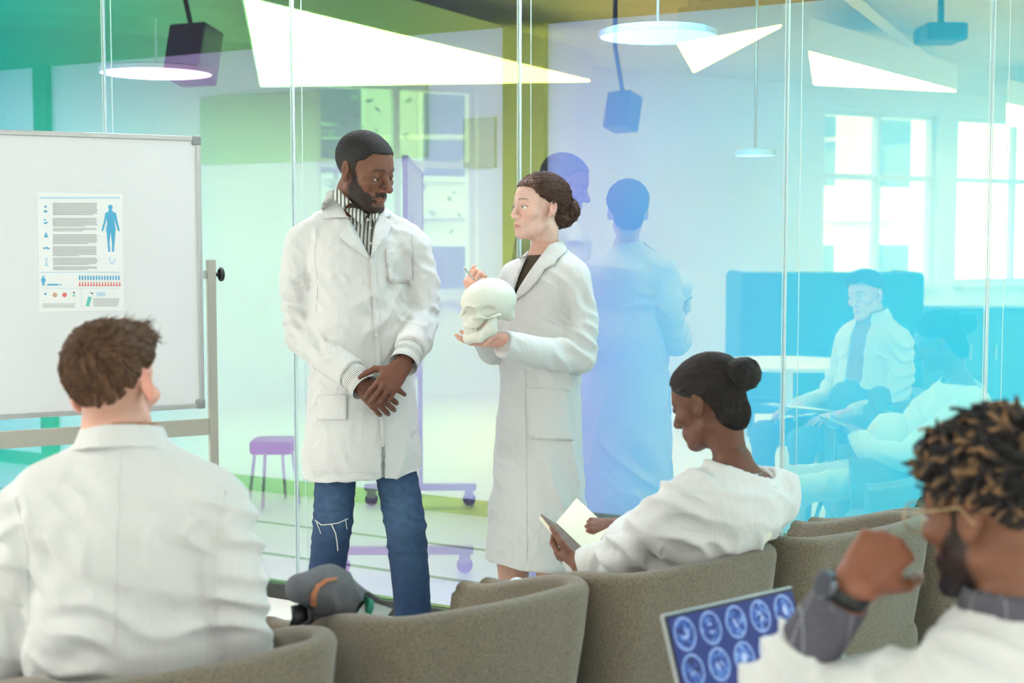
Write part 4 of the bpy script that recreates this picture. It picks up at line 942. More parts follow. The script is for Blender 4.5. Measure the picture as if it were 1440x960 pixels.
# ------------------------------------------------------------------ standing woman, skull model, pen
def bun_flow(M, target):
    T = np.array(M @ Vector(target)); return lambda P: (T - P) / (np.linalg.norm(T - P, axis=1)[:, None] + 1e-9)
def standing_woman():
    D = 4.85; A = lambda x, y, d=0: tuple(at(x, y, D + d))
    b0 = at(756, 800, D); t = thing('person', (b0.x, b0.y, 0), 0, 'standing woman with pinned-up brown hair in a long white lab coat', 'person')
    ps = math.radians(60); M = basis(at(758, 292, D), (-math.sin(ps), -math.cos(ps)), math.radians(-2), 0, .93); nb = at(768, 362, D + .02)
    skin = (226, 184, 166)
    V, Q = head_sdf(M, female=True, lid=.42, neck=nb, nose=.96).mesh(.0022); V = relax(V, Q, 1, .3)
    parts = [(V, Q, head_col(V, M, skin, (194, 126, 118), (112, 84, 70), None, .028, (224, 150, 138), (86, 62, 52), .0028))]
    parts.append(eyeballs(M, (92, 104, 100), (.16, -.10)))
    fy = math.radians(50); f = Vector((-math.sin(fy), -math.cos(fy), 0)); r = Vector((f.y, -f.x, 0))
    S = SDF(); S.cone(A(767, 345, .02), A(767, 375, .02), .05, .07, .03); S.econe(A(766, 390, .02), A(760, 620, .02), (.13, .085), (.14, .1), tuple(r), .03)
    for q, x in ((-1, 776), (1, 722)): S.chain([A(752 - q * 16, 640, q * .05), A(x, 790, q * .05), A(x, 830, q * .05), A(x + 2, 935, .03 + q * .05)], [.08, .054, .053, .034], .02)
    V, Q = S.mesh(.008); parts.append((V, Q, skin_col(V, (206, 160, 140))))
    wl = at(715, 480, D - .30); M1 = hand_M(wl, (-1, -.15, .0), (-.05, -.40, -.9), .9)
    V, Q = hand_sdf(M1, -1, [(8, 18, 10), (6, 16, 10), (6, 16, 10), (8, 18, 12)], [(.75, .55, .35), (.35, .75, .75), (.2, .7, .85)], (5, 1, -4, -9), at(735, 494, D - .24)).mesh(.0024); parts.append((V, Q, skin_col(V, (222, 168, 148))))
    wr_ = at(672, 428, D - .21); M2 = hand_M(wr_, at(663, 396, D - .24) - wr_, (-.75, -.6, .1), .9)
    V, Q = hand_sdf(M2, 1, [(62, 62, 34), (58, 78, 40), (60, 80, 42), (62, 82, 42)], [(.55, .75, -.35), (.05, .8, -.6), (-.25, .75, -.6)], (2, 0, -2, -4), at(676, 470, D - .12)).mesh(.0024); parts.append((V, Q, skin_col(V, (222, 168, 148))))
    V, Q, C = join(parts); fast_mesh('body', V, Q, mskin, t, C)
    # hair
    S = SH(M); S.e((0, -.018, .043), (.083, .107, .087), k=0); S.e((0, .012, .05), (.074, .074, .058), k=.02)
    hair_cut(S, M, [(-.13, -.062), (-.07, -.06), (-.045, -.03), (-.03, .012), (.002, .020), (.02, .030), (.045, .046), (.062, .07), (.1, .078)])
    S.e((0, -.07, -.03), (.058, .04, .045), k=.015); S.e((0, -.128, -.004), (.050, .036, .046), k=.006); S.e((0, -.112, -.036), (.04, .03, .032), k=.006)
    V, Q = S.mesh(.003); N = vnormals(V, Q); V = V + N * (.0022 * noise3(V, 110, 3) + .0025 * crease(V, np.array(M.to_3x3() @ Vector((.6, .2, .8))), .016, 4))[:, None]
    hc = hcol((58, 38, 30), (112, 78, 60)); c = lerp(np.tile(np.array(lin((66, 44, 35))), (len(V), 1)), np.array(lin((110, 76, 58))), np.clip(.4 + .5 * noise3(V, 120, 9), 0, 1))
    P, n = sample_surf(V, Q, 5000, 2, lambda p: L2(M, p)[:, 1] < .055); fl = bun_flow(M, (0, -.13, -.01))
    v2, q2, c2 = strands('s', P, n, fl, .04, .0011, hc, t, lift=.0, seed=3, curl=.25, jit=.16, surf=bvh(V, Q), off=.0022)
    # coiled strands over the bun
    V3, Q3, C3 = join([(V, Q, c), (v2, q2, c2)]); hair = fast_mesh('hair', V3, Q3, mhair, t, C3)
    G().disc(M @ Vector((-.0815, -.008, -.030)), M.to_3x3() @ Vector((-1, .2, 0)), .0035, .005, 10).build('earring', mat('earring_metal', (150, 140, 120), .3, .8), t)
    # dark top
    S = SDF(); S.econe(A(764, 395, .01), A(760, 600, .01), (.14, .098), (.14, .11), tuple(r), .03); S.cone(A(766, 376, .015), A(766, 400, .01), .06, .09, .03)
    V, Q = S.mesh(.009); fast_mesh('dark_top', V, Q, mat('olive_knit', (66, 54, 34), .9, bump=.3, bscale=400), t)
    # lab coat
    S = SDF()
    S.econe(A(766, 400, .01), A(761, 500, .005), (.158, .108), (.152, .11), tuple(r), .03); S.econe(A(761, 495, .005), A(752, 830, .0), (.152, .11), (.208, .178), tuple(r), .06)
    sh1, sh2 = A(808, 392, -.09), A(724, 388, .10); S.cone(sh1, sh2, .05, .05, .05); S.cone(A(768, 352, .02), A(768, 380, .02), .062, .09, .03); S.cone(A(782, 356, 0), A(804, 384, -.08), .036, .05, .03)
    V, Q = S.mesh(.014); cb0 = bvh(V, Q)
    S.plane(A(752, 788, 0), (-.03, 0, -1))
    wedge(S, [(741, 352), (756, 338), (776, 352), (744, 406), (719, 424)], D - .6, D + .0); S.cone(A(765, 320, .02), A(767, 366, .02), .056, .054, .01, 's')
    S.chain([A(809, 398, -.09), A(817, 450, -.09), A(815, 500, -.13), A(760, 497, -.22), A(706, 483, -.31)], [.058, .060, .060, .053, .047], .005, flat=2)
    S.chain([A(722, 396, .10), A(706, 450, .10), A(694, 490, .02), A(680, 470, -.10)], [.055, .056, .055, .046], .005, flat=2)
    V, Q = S.mesh(.006); N = vnormals(V, Q)
    d = .014 * crease(V, (.7, .2, .7), .05, 31) * (near(V, A(812, 498, -.2), .11) + .6 * near(V, A(800, 430, -.15), .1) + .15)
    d += .011 * crease(V, (1, .3, .12), .11, 36) * sst(at(0, 540, D).z - V[:, 2], 0, .35) + .006 * crease(V, (.5, 0, .8), .08, 39) * near(V, A(765, 470, -.1), .15)
    V = relax(V + N * d[:, None], Q, 1, .5); cb = bvh(V, Q); coat = fast_mesh('lab_coat', V, Q, mcoat, t)
    patch('lapel', [(772, 344), (786, 340), (798, 352), (784, 364), (780, 372), (766, 378), (758, 392), (744, 408), (732, 418), (721, 424), (730, 404), (744, 382), (760, 360)], cb0, mcoat, coat, .006, .005, 5)
    patch('lapel', [(741, 360), (735, 374), (727, 394), (719, 424), (714, 412), (714, 392), (721, 370), (733, 360)], cb0, mcoat, coat, .005, .004, 5)
    patch('hip_pocket', [(740, 545), (800, 548), (808, 620), (744, 616)], cb, mcoat, coat, .002, .004, 6)
    g = G(); line_on(g, [(738, 520), (740, 620), (741, 790)], cb, .0015, step=8); g.build('front_seam', mcoat, coat)
    g = G(); line_on(g, [(788, 366), (784, 400), (788, 440)], cb, .0015); g.build('sleeve_seam', mcoat, coat)
    msh = mat('black_leather', (36, 34, 36), .35); 
    for x, q in ((778, -.05), (724, .05)): p = at(x, 940, D + .03 + q); shoe('shoe', (p.x - f.x * .04, p.y - f.y * .04, 0), f, t, msh, msh, .92, .03)
standing_woman()
def skull_model():
    D = 4.85; c = at(684, 434, D - .36); M = basis(c, (-math.sin(1.0), -math.cos(1.0)), math.radians(4), 0, .94)
    t = thing('skull_model', (c.x, c.y, c.z - .11), 0, 'white plastic anatomical skull held by the standing woman', 'skull')
    S = SH(M); S.e((0, -.018, .028), (.070, .094, .074), k=0); S.e((0, .03, .025), (.058, .056, .052), k=.02)
    S.e((0, .052, -.03), (.040, .036, .034), k=.015); S.e((0, .062, -.050), (.030, .028, .018), k=.01)
    for q in (-1, 1):
        S.c((q * .012, .084, .018), (q * .048, .066, .018), .007, .007, .008); S.c((q * .042, .07, -.018), (q * .062, .035, -.022), .010, .007, .01); S.c((q * .062, .035, -.022), (q * .066, -.01, -.018), .006, .006, .004)
        S.e((q * .027, .088, .0), (.0185, .036, .0165), k=.004, op='s'); S.e((q * .060, .032, -.004), (.014, .026, .018), k=.008, op='s')
        S.c((q * .0055, .092, -.024), (q * .007, .094, -.036), .007, .009, .003, 's')
    S.c((0, .086, .008), (0, .098, -.012), .007, .005, .006)
    S.e((0, -.03, -.062), (.05, .05, .022), k=.01, op='s')
    S.e((0, -.085, -.03), (.03, .02, .02), k=.02)
    V, Q = S.mesh(.0028); mb = mat('skull_plastic', (222, 220, 206), .45, var=.02, sss=.0); fast_mesh('cranium', V, Q, mb, t)
    S = SH(M)
    for q in (-1, 1): S.chain([tuple(M @ Vector(p)) for p in ((q * .054, .006, -.026), (q * .050, .012, -.068), (q * .030, .052, -.088), (0, .076, -.092))], [.009, .014, .016, .016], .012); S.c((q * .052, .016, -.04), (q * .047, .036, -.068), .012, .014, .012)
    S.c((-.022, .064, -.084), (.022, .064, -.084), .016, .016, .01); V, Q = S.mesh(.0028); fast_mesh('jaw', V, Q, mb, t)
    for k in range(12):
        a = math.radians(-75 + 150 * k / 11)
        for z, rr in ((-.065, .028), (-.0735, .027)):
            p = M @ Vector((math.sin(a) * rr, .058 + math.cos(a) * rr, z)); s2 = SDF().ell(tuple(p), (.0042, .0042, .0058), None, 0); V, Q = s2.mesh(.0019); fast_mesh('tooth', V, Q, mb, t)
skull_model()
p0, p1 = at(653, 376, 4.55), at(668, 395, 4.58)
t = thing('pen', p1, 0, 'short silver pen between the standing woman\'s fingers', 'pen')
G().tube([p0, p0.lerp(p1, .8)], .0034, 12).build('barrel', malu, t, auto=True); G().tube([p0.lerp(p1, .8), p1], [.0034, .001], 12).build('tip', mgreyp, t, auto=True)
# ------------------------------------------------------------------ seated woman with notebook
def seated_woman():
    D = 3.55; A = lambda x, y, d=0: tuple(at(x, y, D + d))
    b0 = Vector((.43, 3.62, 0)); t = thing('person', b0, 0, 'seated woman with dark hair in a bun writing in a notebook', 'person')
    f = Vector((-.64, .77, 0)).normalized(); r = Vector((f.y, -f.x, 0)); skin = (104, 66, 50)
    al = math.radians(52); M = basis(at(995, 566, D + .05), (-math.sin(al), math.cos(al)), math.radians(20), 0, .95); nb = at(1035, 680, D)
    V, Q = head_sdf(M, female=True, lid=.6, neck=nb, nose=1.0).mesh(.0026); V = relax(V, Q, 1, .3)
    parts = [(V, Q, head_col(V, M, skin, (120, 70, 64), (36, 28, 26))), eyeballs(M, (44, 28, 20), (0, -.3))]
    S = SDF(); S.cone(A(1030, 650), A(1037, 690), .052, .085, .03); S.cone(A(985, 700, -.05), A(1080, 695, .05), .055, .055, .04); S.econe(A(1028, 715), (.38, 3.70, .55), (.13, .08), (.13, .09), tuple(r), .03)
    V, Q = S.mesh(.009); parts.append((V, Q, skin_col(V, skin)))
    wl = at(818, 799, D + .13); M1 = hand_M(wl, at(784, 778, D + .22) - wl, (-.35, -.6, -.7), .92)
    V, Q = hand_sdf(M1, -1, [(20, 30, 16), (22, 34, 18), (24, 36, 18), (26, 36, 18)], [(.6, .7, -.2), (.35, .85, -.3), (.3, .85, -.3)], (4, 1, -3, -7), at(838, 800, D + .12)).mesh(.0026); parts.append((V, Q, skin_col(V, (122, 78, 60))))
    wr_ = at(870, 742, D + .30); M2 = hand_M(wr_, at(842, 744, D + .28) - wr_, (.1, -.75, .7), .92)
    V, Q = hand_sdf(M2, 1, [(40, 55, 25), (48, 62, 30), (54, 66, 34), (58, 68, 36)], [(.4, .8, -.4), (.0, .9, -.5), (-.2, .9, -.4)], (3, 0, -3, -6), at(905, 748, D + .32)).mesh(.0026); parts.append((V, Q, skin_col(V, (122, 78, 60))))
    V, Q, C = join(parts); fast_mesh('body', V, Q, mskin, t, C)
    # hair
    S = SH(M); S.e((0, -.018, .042), (.083, .108, .088), k=0); S.e((0, .012, .048), (.073, .076, .06), k=.02)
    hair_cut(S, M, [(-.13, -.075), (-.07, -.075), (-.045, -.04), (-.03, .010), (.002, .022), (.02, .03), (.045, .044), (.062, .068), (.1, .076)])
    S.e((0, -.066, -.04), (.058, .042, .058), k=.015)
    V, Q = S.mesh(.003); N = vnormals(V, Q); V = V + N * (.0012 * noise3(V, 160, 3))[:, None]; hc = hcol((24, 20, 20), (62, 52, 48))
    c = lerp(np.tile(np.array(lin((28, 24, 24))), (len(V), 1)), np.array(lin((52, 44, 42))), np.clip(.3 + .5 * noise3(V, 150, 9), 0, 1)); bc = (0, -.126, .042)
    P, n = sample_surf(V, Q, 3600, 5); v2, q2, c2 = strands('s', P, n, bun_flow(M, (0, -.105, .045)), .05, .0009, hc, t, lift=.0, seed=3, jit=.12, surf=bvh(V, Q))
    S = SH(M); S.e(bc, (.054, .046, .044), (.3, 0, 0), k=0); vb, qb = S.mesh(.003); nb_ = vnormals(vb, qb); vb = vb + nb_ * (.002 * noise3(vb, 120, 5))[:, None]
    ax = np.array((M.to_3x3() @ Vector((0, -1, .3))).normalized()); cb_ = np.array(M @ Vector(bc)); P, n = sample_surf(vb, qb, 900, 6)
    v3, q3, c3 = strands('s', P, n, lambda P: np.cross(ax, P - cb_) / .04, .04, .0009, hc, t, lift=.0, seed=8, jit=.2, surf=bvh(vb, qb))
    cb2 = np.tile(np.array(lin((30, 26, 26))), (len(vb), 1)); V3, Q3, C3 = join([(V, Q, c), (v2, q2, c2), (vb, qb, cb2), (v3, q3, c3)]); hair = fast_mesh('hair', V3, Q3, mhair, t, C3)
    g = G(); cc = M @ Vector((0, -.096, .052)); axv = (M.to_3x3() @ Vector((0, -1, .25))).normalized(); u = axv.orthogonal().normalized(); w_ = axv.cross(u)
    g.tube([cc + (u * math.cos(a * .3142) + w_ * math.sin(a * .3142)) * .043 for a in range(21)], .0045, 8); setp(g.build('hair_tie', mat('hair_tie_peach', (222, 178, 156), .8), t, smooth=True), 'peach coloured hair tie')
    # necklace
    g = G(); c0 = Vector(A(1036, 668)); 
    g.tube([c0 + Vector((math.cos(a * .262) * .064, math.sin(a * .262) * .062, -.010 * math.cos(a * .262 - 2.2))) for a in range(25)], .0014, 6); g.build('necklace', mat('silver_chain', (190, 186, 180), .3, .9), t)
    # cream top under the coat
    S = SDF(); S.cone(A(1038, 700), A(1038, 720), .085, .10, .03); S.cone(A(985, 705, -.05), A(1082, 700, .05), .052, .052, .04); S.econe(A(1028, 725), (.38, 3.70, .55), (.13, .085), (.13, .09), tuple(r), .03); S.cone(A(1038, 650, -.0), A(1036, 690, .01), .07, .066, .01, 's'); V, Q = S.mesh(.009); fast_mesh('cream_top', V, Q, mat('cream_cotton', (232, 222, 200), .9), t)
    # white coat, slipping off the neck
    S = SDF(); S.econe(A(1028, 715, .0), (.50, 3.57, .76), (.170, .118), (.180, .122), tuple(r), .04); S.econe((.48, 3.60, .76), (.36, 3.72, .52), (.17, .11), (.15, .11), tuple(r), .05)
    S.cone(A(962, 702, -.09), A(1092, 694, .06), .066, .066, .05); S.cone(A(1038, 672, -.0), A(1036, 700, 0), .088, .12, .03)
    S.cone(A(1046, 630, .0), A(1044, 676, .01), .088, .074, .012, 's'); 
    S.chain([A(958, 708, -.09), A(915, 745, -.04), A(880, 782, .03), A(845, 792, .11), A(812, 796, .19)], [.068, .066, .062, .056, .048], .008, flat=2)
    S.chain([A(1090, 704, .08), A(1030, 770, .32), A(950, 768, .36), A(885, 748, .32)], [.066, .062, .056, .046], .008, flat=2)
    V, Q = S.mesh(.0065); N = vnormals(V, Q)
    d = .015 * crease(V, (.6, .2, .8), .06, 51) * (near(V, A(890, 765, 0), .16) + .5) + .011 * crease(V, (.3, .1, 1), .07, 54) * near(V, A(1040, 740, -.15), .15); V = relax(V + N * d[:, None], Q, 1, .5)
    cb = bvh(V, Q); coat = fast_mesh('white_coat', V, Q, mcoat, t)
    g = G(); ring = []
    for i in range(29):
        a = i * 2 * math.pi / 28; p = Vector(A(1041, 668)) + Vector((math.cos(a) * .088, math.sin(a) * .080, -.018 * math.cos(a) - .0 + .012 * math.sin(a * 2))); ring.append(p)
    g.tube(ring, .012, 10, sq=(1, 1.3)); g.build('coat_collar', mcoat, coat, smooth=True)
    g = G(); line_on(g, [(960, 742), (1020, 752), (1098, 733)], cb, .0016); g.build('back_seam', mcoat, coat)
    seated_legs((.36, 3.74, .53), f, r, t, mat('trouser_white', (214, 214, 212), .9, bump=.15, bscale=300), (mat('black_leather', (36, 34, 36), .35), mat('shoe_sole', (220, 216, 206), .7)), hw=.08, kneez=.48, reach=.38, r0=.074)
seated_woman()
# notebook and green pen
mcov = mat('notebook_cover', (120, 96, 86), .6, var=.05); mpg_ = mat('notebook_pages', (236, 230, 208), .8, var=.02)
def slab(g, q, th, mi=0):
    n = (q[1] - q[0]).cross(q[3] - q[0]).normalized() * th; g.add([*q] + [p + n for p in q], [(0, 1, 2, 3), (7, 6, 5, 4), (0, 4, 5, 1), (1, 5, 6, 2), (2, 6, 7, 3), (3, 7, 4, 0)], mi); return g
S1, S2 = at(781, 738, 3.84), at(829, 784, 3.72); O1, O2 = at(812, 701, 3.95), at(856, 742, 3.83); L1, L2_ = at(760, 724, 3.79), at(812, 789, 3.68)
t = thing('notebook', (S1 + S2) / 2, 0, 'open brown notebook with blank cream pages in the seated woman\'s hands', 'notebook')
slab(G(), [S1, S2, O2, O1], -.004).build('cover', mcov, t); slab(G(), [S1.lerp(O1, .03), S2.lerp(O2, .03), O2.lerp(S2, .04), O1.lerp(S1, .04)], .006).build('page_block', mpg_, t)
slab(G(), [S1, S2, L2_, L1], -.004).build('cover', mcov, t); slab(G(), [S1.lerp(L1, .03), S2.lerp(L2_, .03), L2_.lerp(S2, .04), L1.lerp(S1, .04)], .010).build('page_block', mpg_, t)
p0, p1 = at(824, 759, 3.80), at(868, 748, 3.84); t = thing('green_pen', p0, 0, 'mint green pen in the seated woman\'s writing hand', 'pen')
G().tube([p0, p0.lerp(p1, .12)], [.001, .0042], 10).build('tip', mat('mint_plastic', (140, 208, 186), .4), t); G().tube([p0.lerp(p1, .12), p1], .0042, 10).build('barrel', mat('mint_plastic', (140, 208, 186), .4), t)
# ------------------------------------------------------------------ man on the left, seen from behind
def left_man():
    D = 2.74; A = lambda x, y, d=0: tuple(at(x, y, D + d)); b0 = Vector((-.77, 2.80, 0))
    t = thing('person', b0, 0, 'man with swept brown hair seated with his back turned below the whiteboard', 'person'); skin = (226, 172, 152)
    f = Vector((.02, 1, 0)).normalized(); r = Vector((f.y, -f.x, 0)); M = basis(at(159, 546, D + .03), (math.sin(.17), math.cos(.17)), math.radians(4), math.radians(-9), 1.0); nb = at(178, 660, D + .01)
    V, Q = head_sdf(M, lid=.2, neck=nb, jaw=.78).mesh(.0028); V = relax(V, Q, 1, .3); C = head_col(V, M, skin, (190, 110, 104), (92, 62, 44), None, .026, (222, 120, 104))
    pl_ = L2(M, V); C = lerp(C, np.array(lin((150, 108, 86))), .55 * sst(pl_[:, 2], -.085, -.04) * sst(-pl_[:, 1], -.01, .03) * sst(.045 - pl_[:, 2], 0, .02) * (np.abs(pl_[:, 0]) < .074))
    parts = [(V, Q, C), eyeballs(M, (90, 110, 120))]
    S = SDF(); S.cone(A(176, 640), A(178, 680), .058, .085, .03); S.econe(A(176, 720), tuple(b0 + Vector((0, .0, .55))), (.14, .085), (.14, .1), tuple(r), .03); V, Q = S.mesh(.012); parts.append((V, Q, skin_col(V, skin)))
    hands = ((1, Vector((-.60, 3.10, .635))), (-1, Vector((-.92, 3.12, .635))))
    for sd, wv in hands:
        V, Q = hand_sdf(hand_M(wv, (-.25 * sd, .95, -.08), (0, .05, 1), 1.0), sd, [(14, 22, 12)] * 4, [(.7, .6, -.2), (.4, .85, -.2), (.3, .9, -.2)], (5, 1, -3, -8), wv + Vector((.02 * sd, -.09, .01))).mesh(.0035); parts.append((V, Q, skin_col(V, skin)))
    V, Q, C = join(parts); fast_mesh('body', V, Q, mskin, t, C)
    S = SH(M); S.e((0, -.016, .044), (.079, .102, .088), k=0); S.e((0, .03, .062), (.072, .074, .062), k=.02); S.e((.02, .055, .088), (.050, .046, .034), k=.02)
    hair_cut(S, M, [(-.13, -.036), (-.07, -.038), (-.045, -.004), (-.03, .026), (.0, .034), (.02, .04), (.045, .056), (.066, .078), (.1, .08)])
    V, Q = S.mesh(.0032); N = vnormals(V, Q); V = V + N * (.0035 * noise3(V, 70, 3))[:, None]; hc = hcol((70, 46, 34), (136, 98, 70))
    c = lerp(np.tile(np.array(lin((74, 50, 38))), (len(V), 1)), np.array(lin((116, 82, 60))), np.clip(.35 + .5 * noise3(V, 110, 9), 0, 1))
    wh = np.array(M @ Vector((.01, -.085, .085))); R3 = np.array(M.to_3x3())
    def flow(P):
        q = P - wh; d = np.linalg.norm(q, axis=1)[:, None] + 1e-6; u = q / d; sw = np.cross(np.tile(R3[:, 1] * -1, (len(P), 1)), u); L = L2(M, P); top = sst(L[:, 2], .03, .1)[:, None]
        return u + sw * np.exp(-d / .04) * .9 + top * (R3[:, 1] * .5 + R3[:, 0] * .35)
    P, n = sample_surf(V, Q, 5200, 5); v2, q2, c2 = strands('s', P, n, flow, .028, .0012, hc, t, lift=.05, seed=3, jit=.2, surf=bvh(V, Q), off=.003)
    P, n = sample_surf(V, Q, 700, 9, lambda p: (L2(M, p)[:, 2] > .085) & (L2(M, p)[:, 1] > -.02)); v4, q4, c4 = strands('s', P, n, flow, .030, .0013, hc, t, lift=.32, seed=4, jit=.2)
    V3, Q3, C3 = join([(V, Q, c), (v2, q2, c2), (v4, q4, c4)]); fast_mesh('hair', V3, Q3, mhair, t, C3)
    msw = mat('rust_sweater', (150, 92, 46), .9, bump=.4, bscale=300)
    S = SDF(); S.cone(A(177, 655), A(177, 690), .08, .10, .03); S.econe(A(176, 715), tuple(b0 + Vector((0, 0, .52))), (.155, .105), (.155, .12), tuple(r), .03); V, Q = S.mesh(.009); fast_mesh('sweater', V, Q, msw, t)
    S = SDF(); S.econe(A(176, 735, .0), A(172, 905, .02), (.196, .128), (.186, .13), tuple(r), .04); S.econe(A(172, 890, .02), tuple(b0 + Vector((0, .02, .47))), (.186, .13), (.21, .15), tuple(r), .05)
    S.cone(A(62, 716, .0), A(298, 716, .0), .068, .068, .06); S.cone(A(150, 652, .0), A(80, 700, .0), .06, .07, .05); S.cone(A(204, 652, .0), A(280, 700, .0), .06, .07, .05); S.cone(A(176, 638), A(177, 680), .078, .10, .04)
    S.cone(A(175, 560, .01), A(176, 632, .01), .072, .067, .008, 's')
    S.box(tuple(Vector(A(176, 760)) + f * .2), (.05, .16, .30), None, .02, .01, 's')
    for sx_, wv in ((1, hands[0][1]), (-1, hands[1][1])):
        x = 176 + sx_ * 134; e_ = Vector(A(176 + sx_ * 166, 925, .06)); S.chain([A(x, 722), tuple(Vector(A(x + sx_ * 18, 820, .01))), tuple(e_), tuple(Vector(wv) + Vector((.02 * sx_, -.05, .01)))], [.070, .066, .062, .048], .006, flat=2)
    V, Q = S.mesh(.007); N = vnormals(V, Q)
    d = .013 * crease(V, (.35, .1, 1), .075, 61) * (.45 + near(V, A(330, 830, -.05), .15) + near(V, A(30, 830, -.05), .15)) + .010 * crease(V, (.9, 0, .5), .07, 66) * (near(V, A(290, 760, -.1), .1) + near(V, A(60, 770, -.1), .1)) + .012 * crease(V, (.3, 0, 1), .06, 68) * near(V, A(90, 900, -.1), .12)
    V = relax(V + N * d[:, None], Q, 1, .5); cb = bvh(V, Q); coat = fast_mesh('lab_coat', V, Q, mcoat, t)
    for nm, m2, y0, y1, r0_, r1_, pr in (('coat_collar', mcoat, 634, 601, .096, .078, coat), ('sweater_collar', msw, 632, 597, .078, .070, t)):
        u0, u1 = Vector(A(172, y0, .0)), Vector(A(172, y1, .01)); S = SDF().cone(tuple(u0), tuple(u1), r0_, r1_, 0, flat=3); S.cone(tuple(u0 - (u1 - u0) * .1), tuple(u1 + (u1 - u0) * .1), r0_ - .010, r1_ - .010, .002, 's')
        if nm == 'coat_collar': S.box(tuple(u1 + f * .1), (.05, .09, .1), None, .01, .004, 's')
        v_, q_ = S.mesh(.004); fast_mesh(nm, relax(v_, q_, 2, .5), q_, m2, pr)
    g = G(); line_on(g, [(168, 630), (164, 760), (160, 920)], cb, .0022, step=10); g.build('back_seam', mcoat, coat)
    for x0, x1, x2 in ((318, 306, 304), (20, 38, 40)):
        g = G(); line_on(g, [(x0, 690), (x1, 770), (x2, 880)], cb, .0018, step=10); g.build('sleeve_seam', mcoat, coat)
    seated_legs((-.77, 2.86, .53), f, r, t, mat('trouser_blue', (86, 104, 140), .9, bump=.15, bscale=300), (mat('black_leather', (36, 34, 36), .35), mat('shoe_sole', (220, 216, 206), .7)), r0=.085, reach=.47, kneez=.52)
left_man()
c = Vector((-.76, 3.22, .66)); t = thing('clipboard', c, 0, 'clipboard with white paper on the lap of the man on the left', 'clipboard'); Rm = Matrix.Rotation(.12, 3, 'X')
G().box(c, (.24, .32, .006), Rm, bev=.002).build('board', mat('clipboard_brown', (120, 90, 64), .6), t); G().box(c + Rm @ Vector((0, -.005, .005)), (.21, .29, .002), Rm).build('paper', mat('paper_white', (240, 240, 238), .7), t); G().box(c + Rm @ Vector((0, .145, .008)), (.1, .03, .012), Rm, bev=.003).build('clip', malu, t)
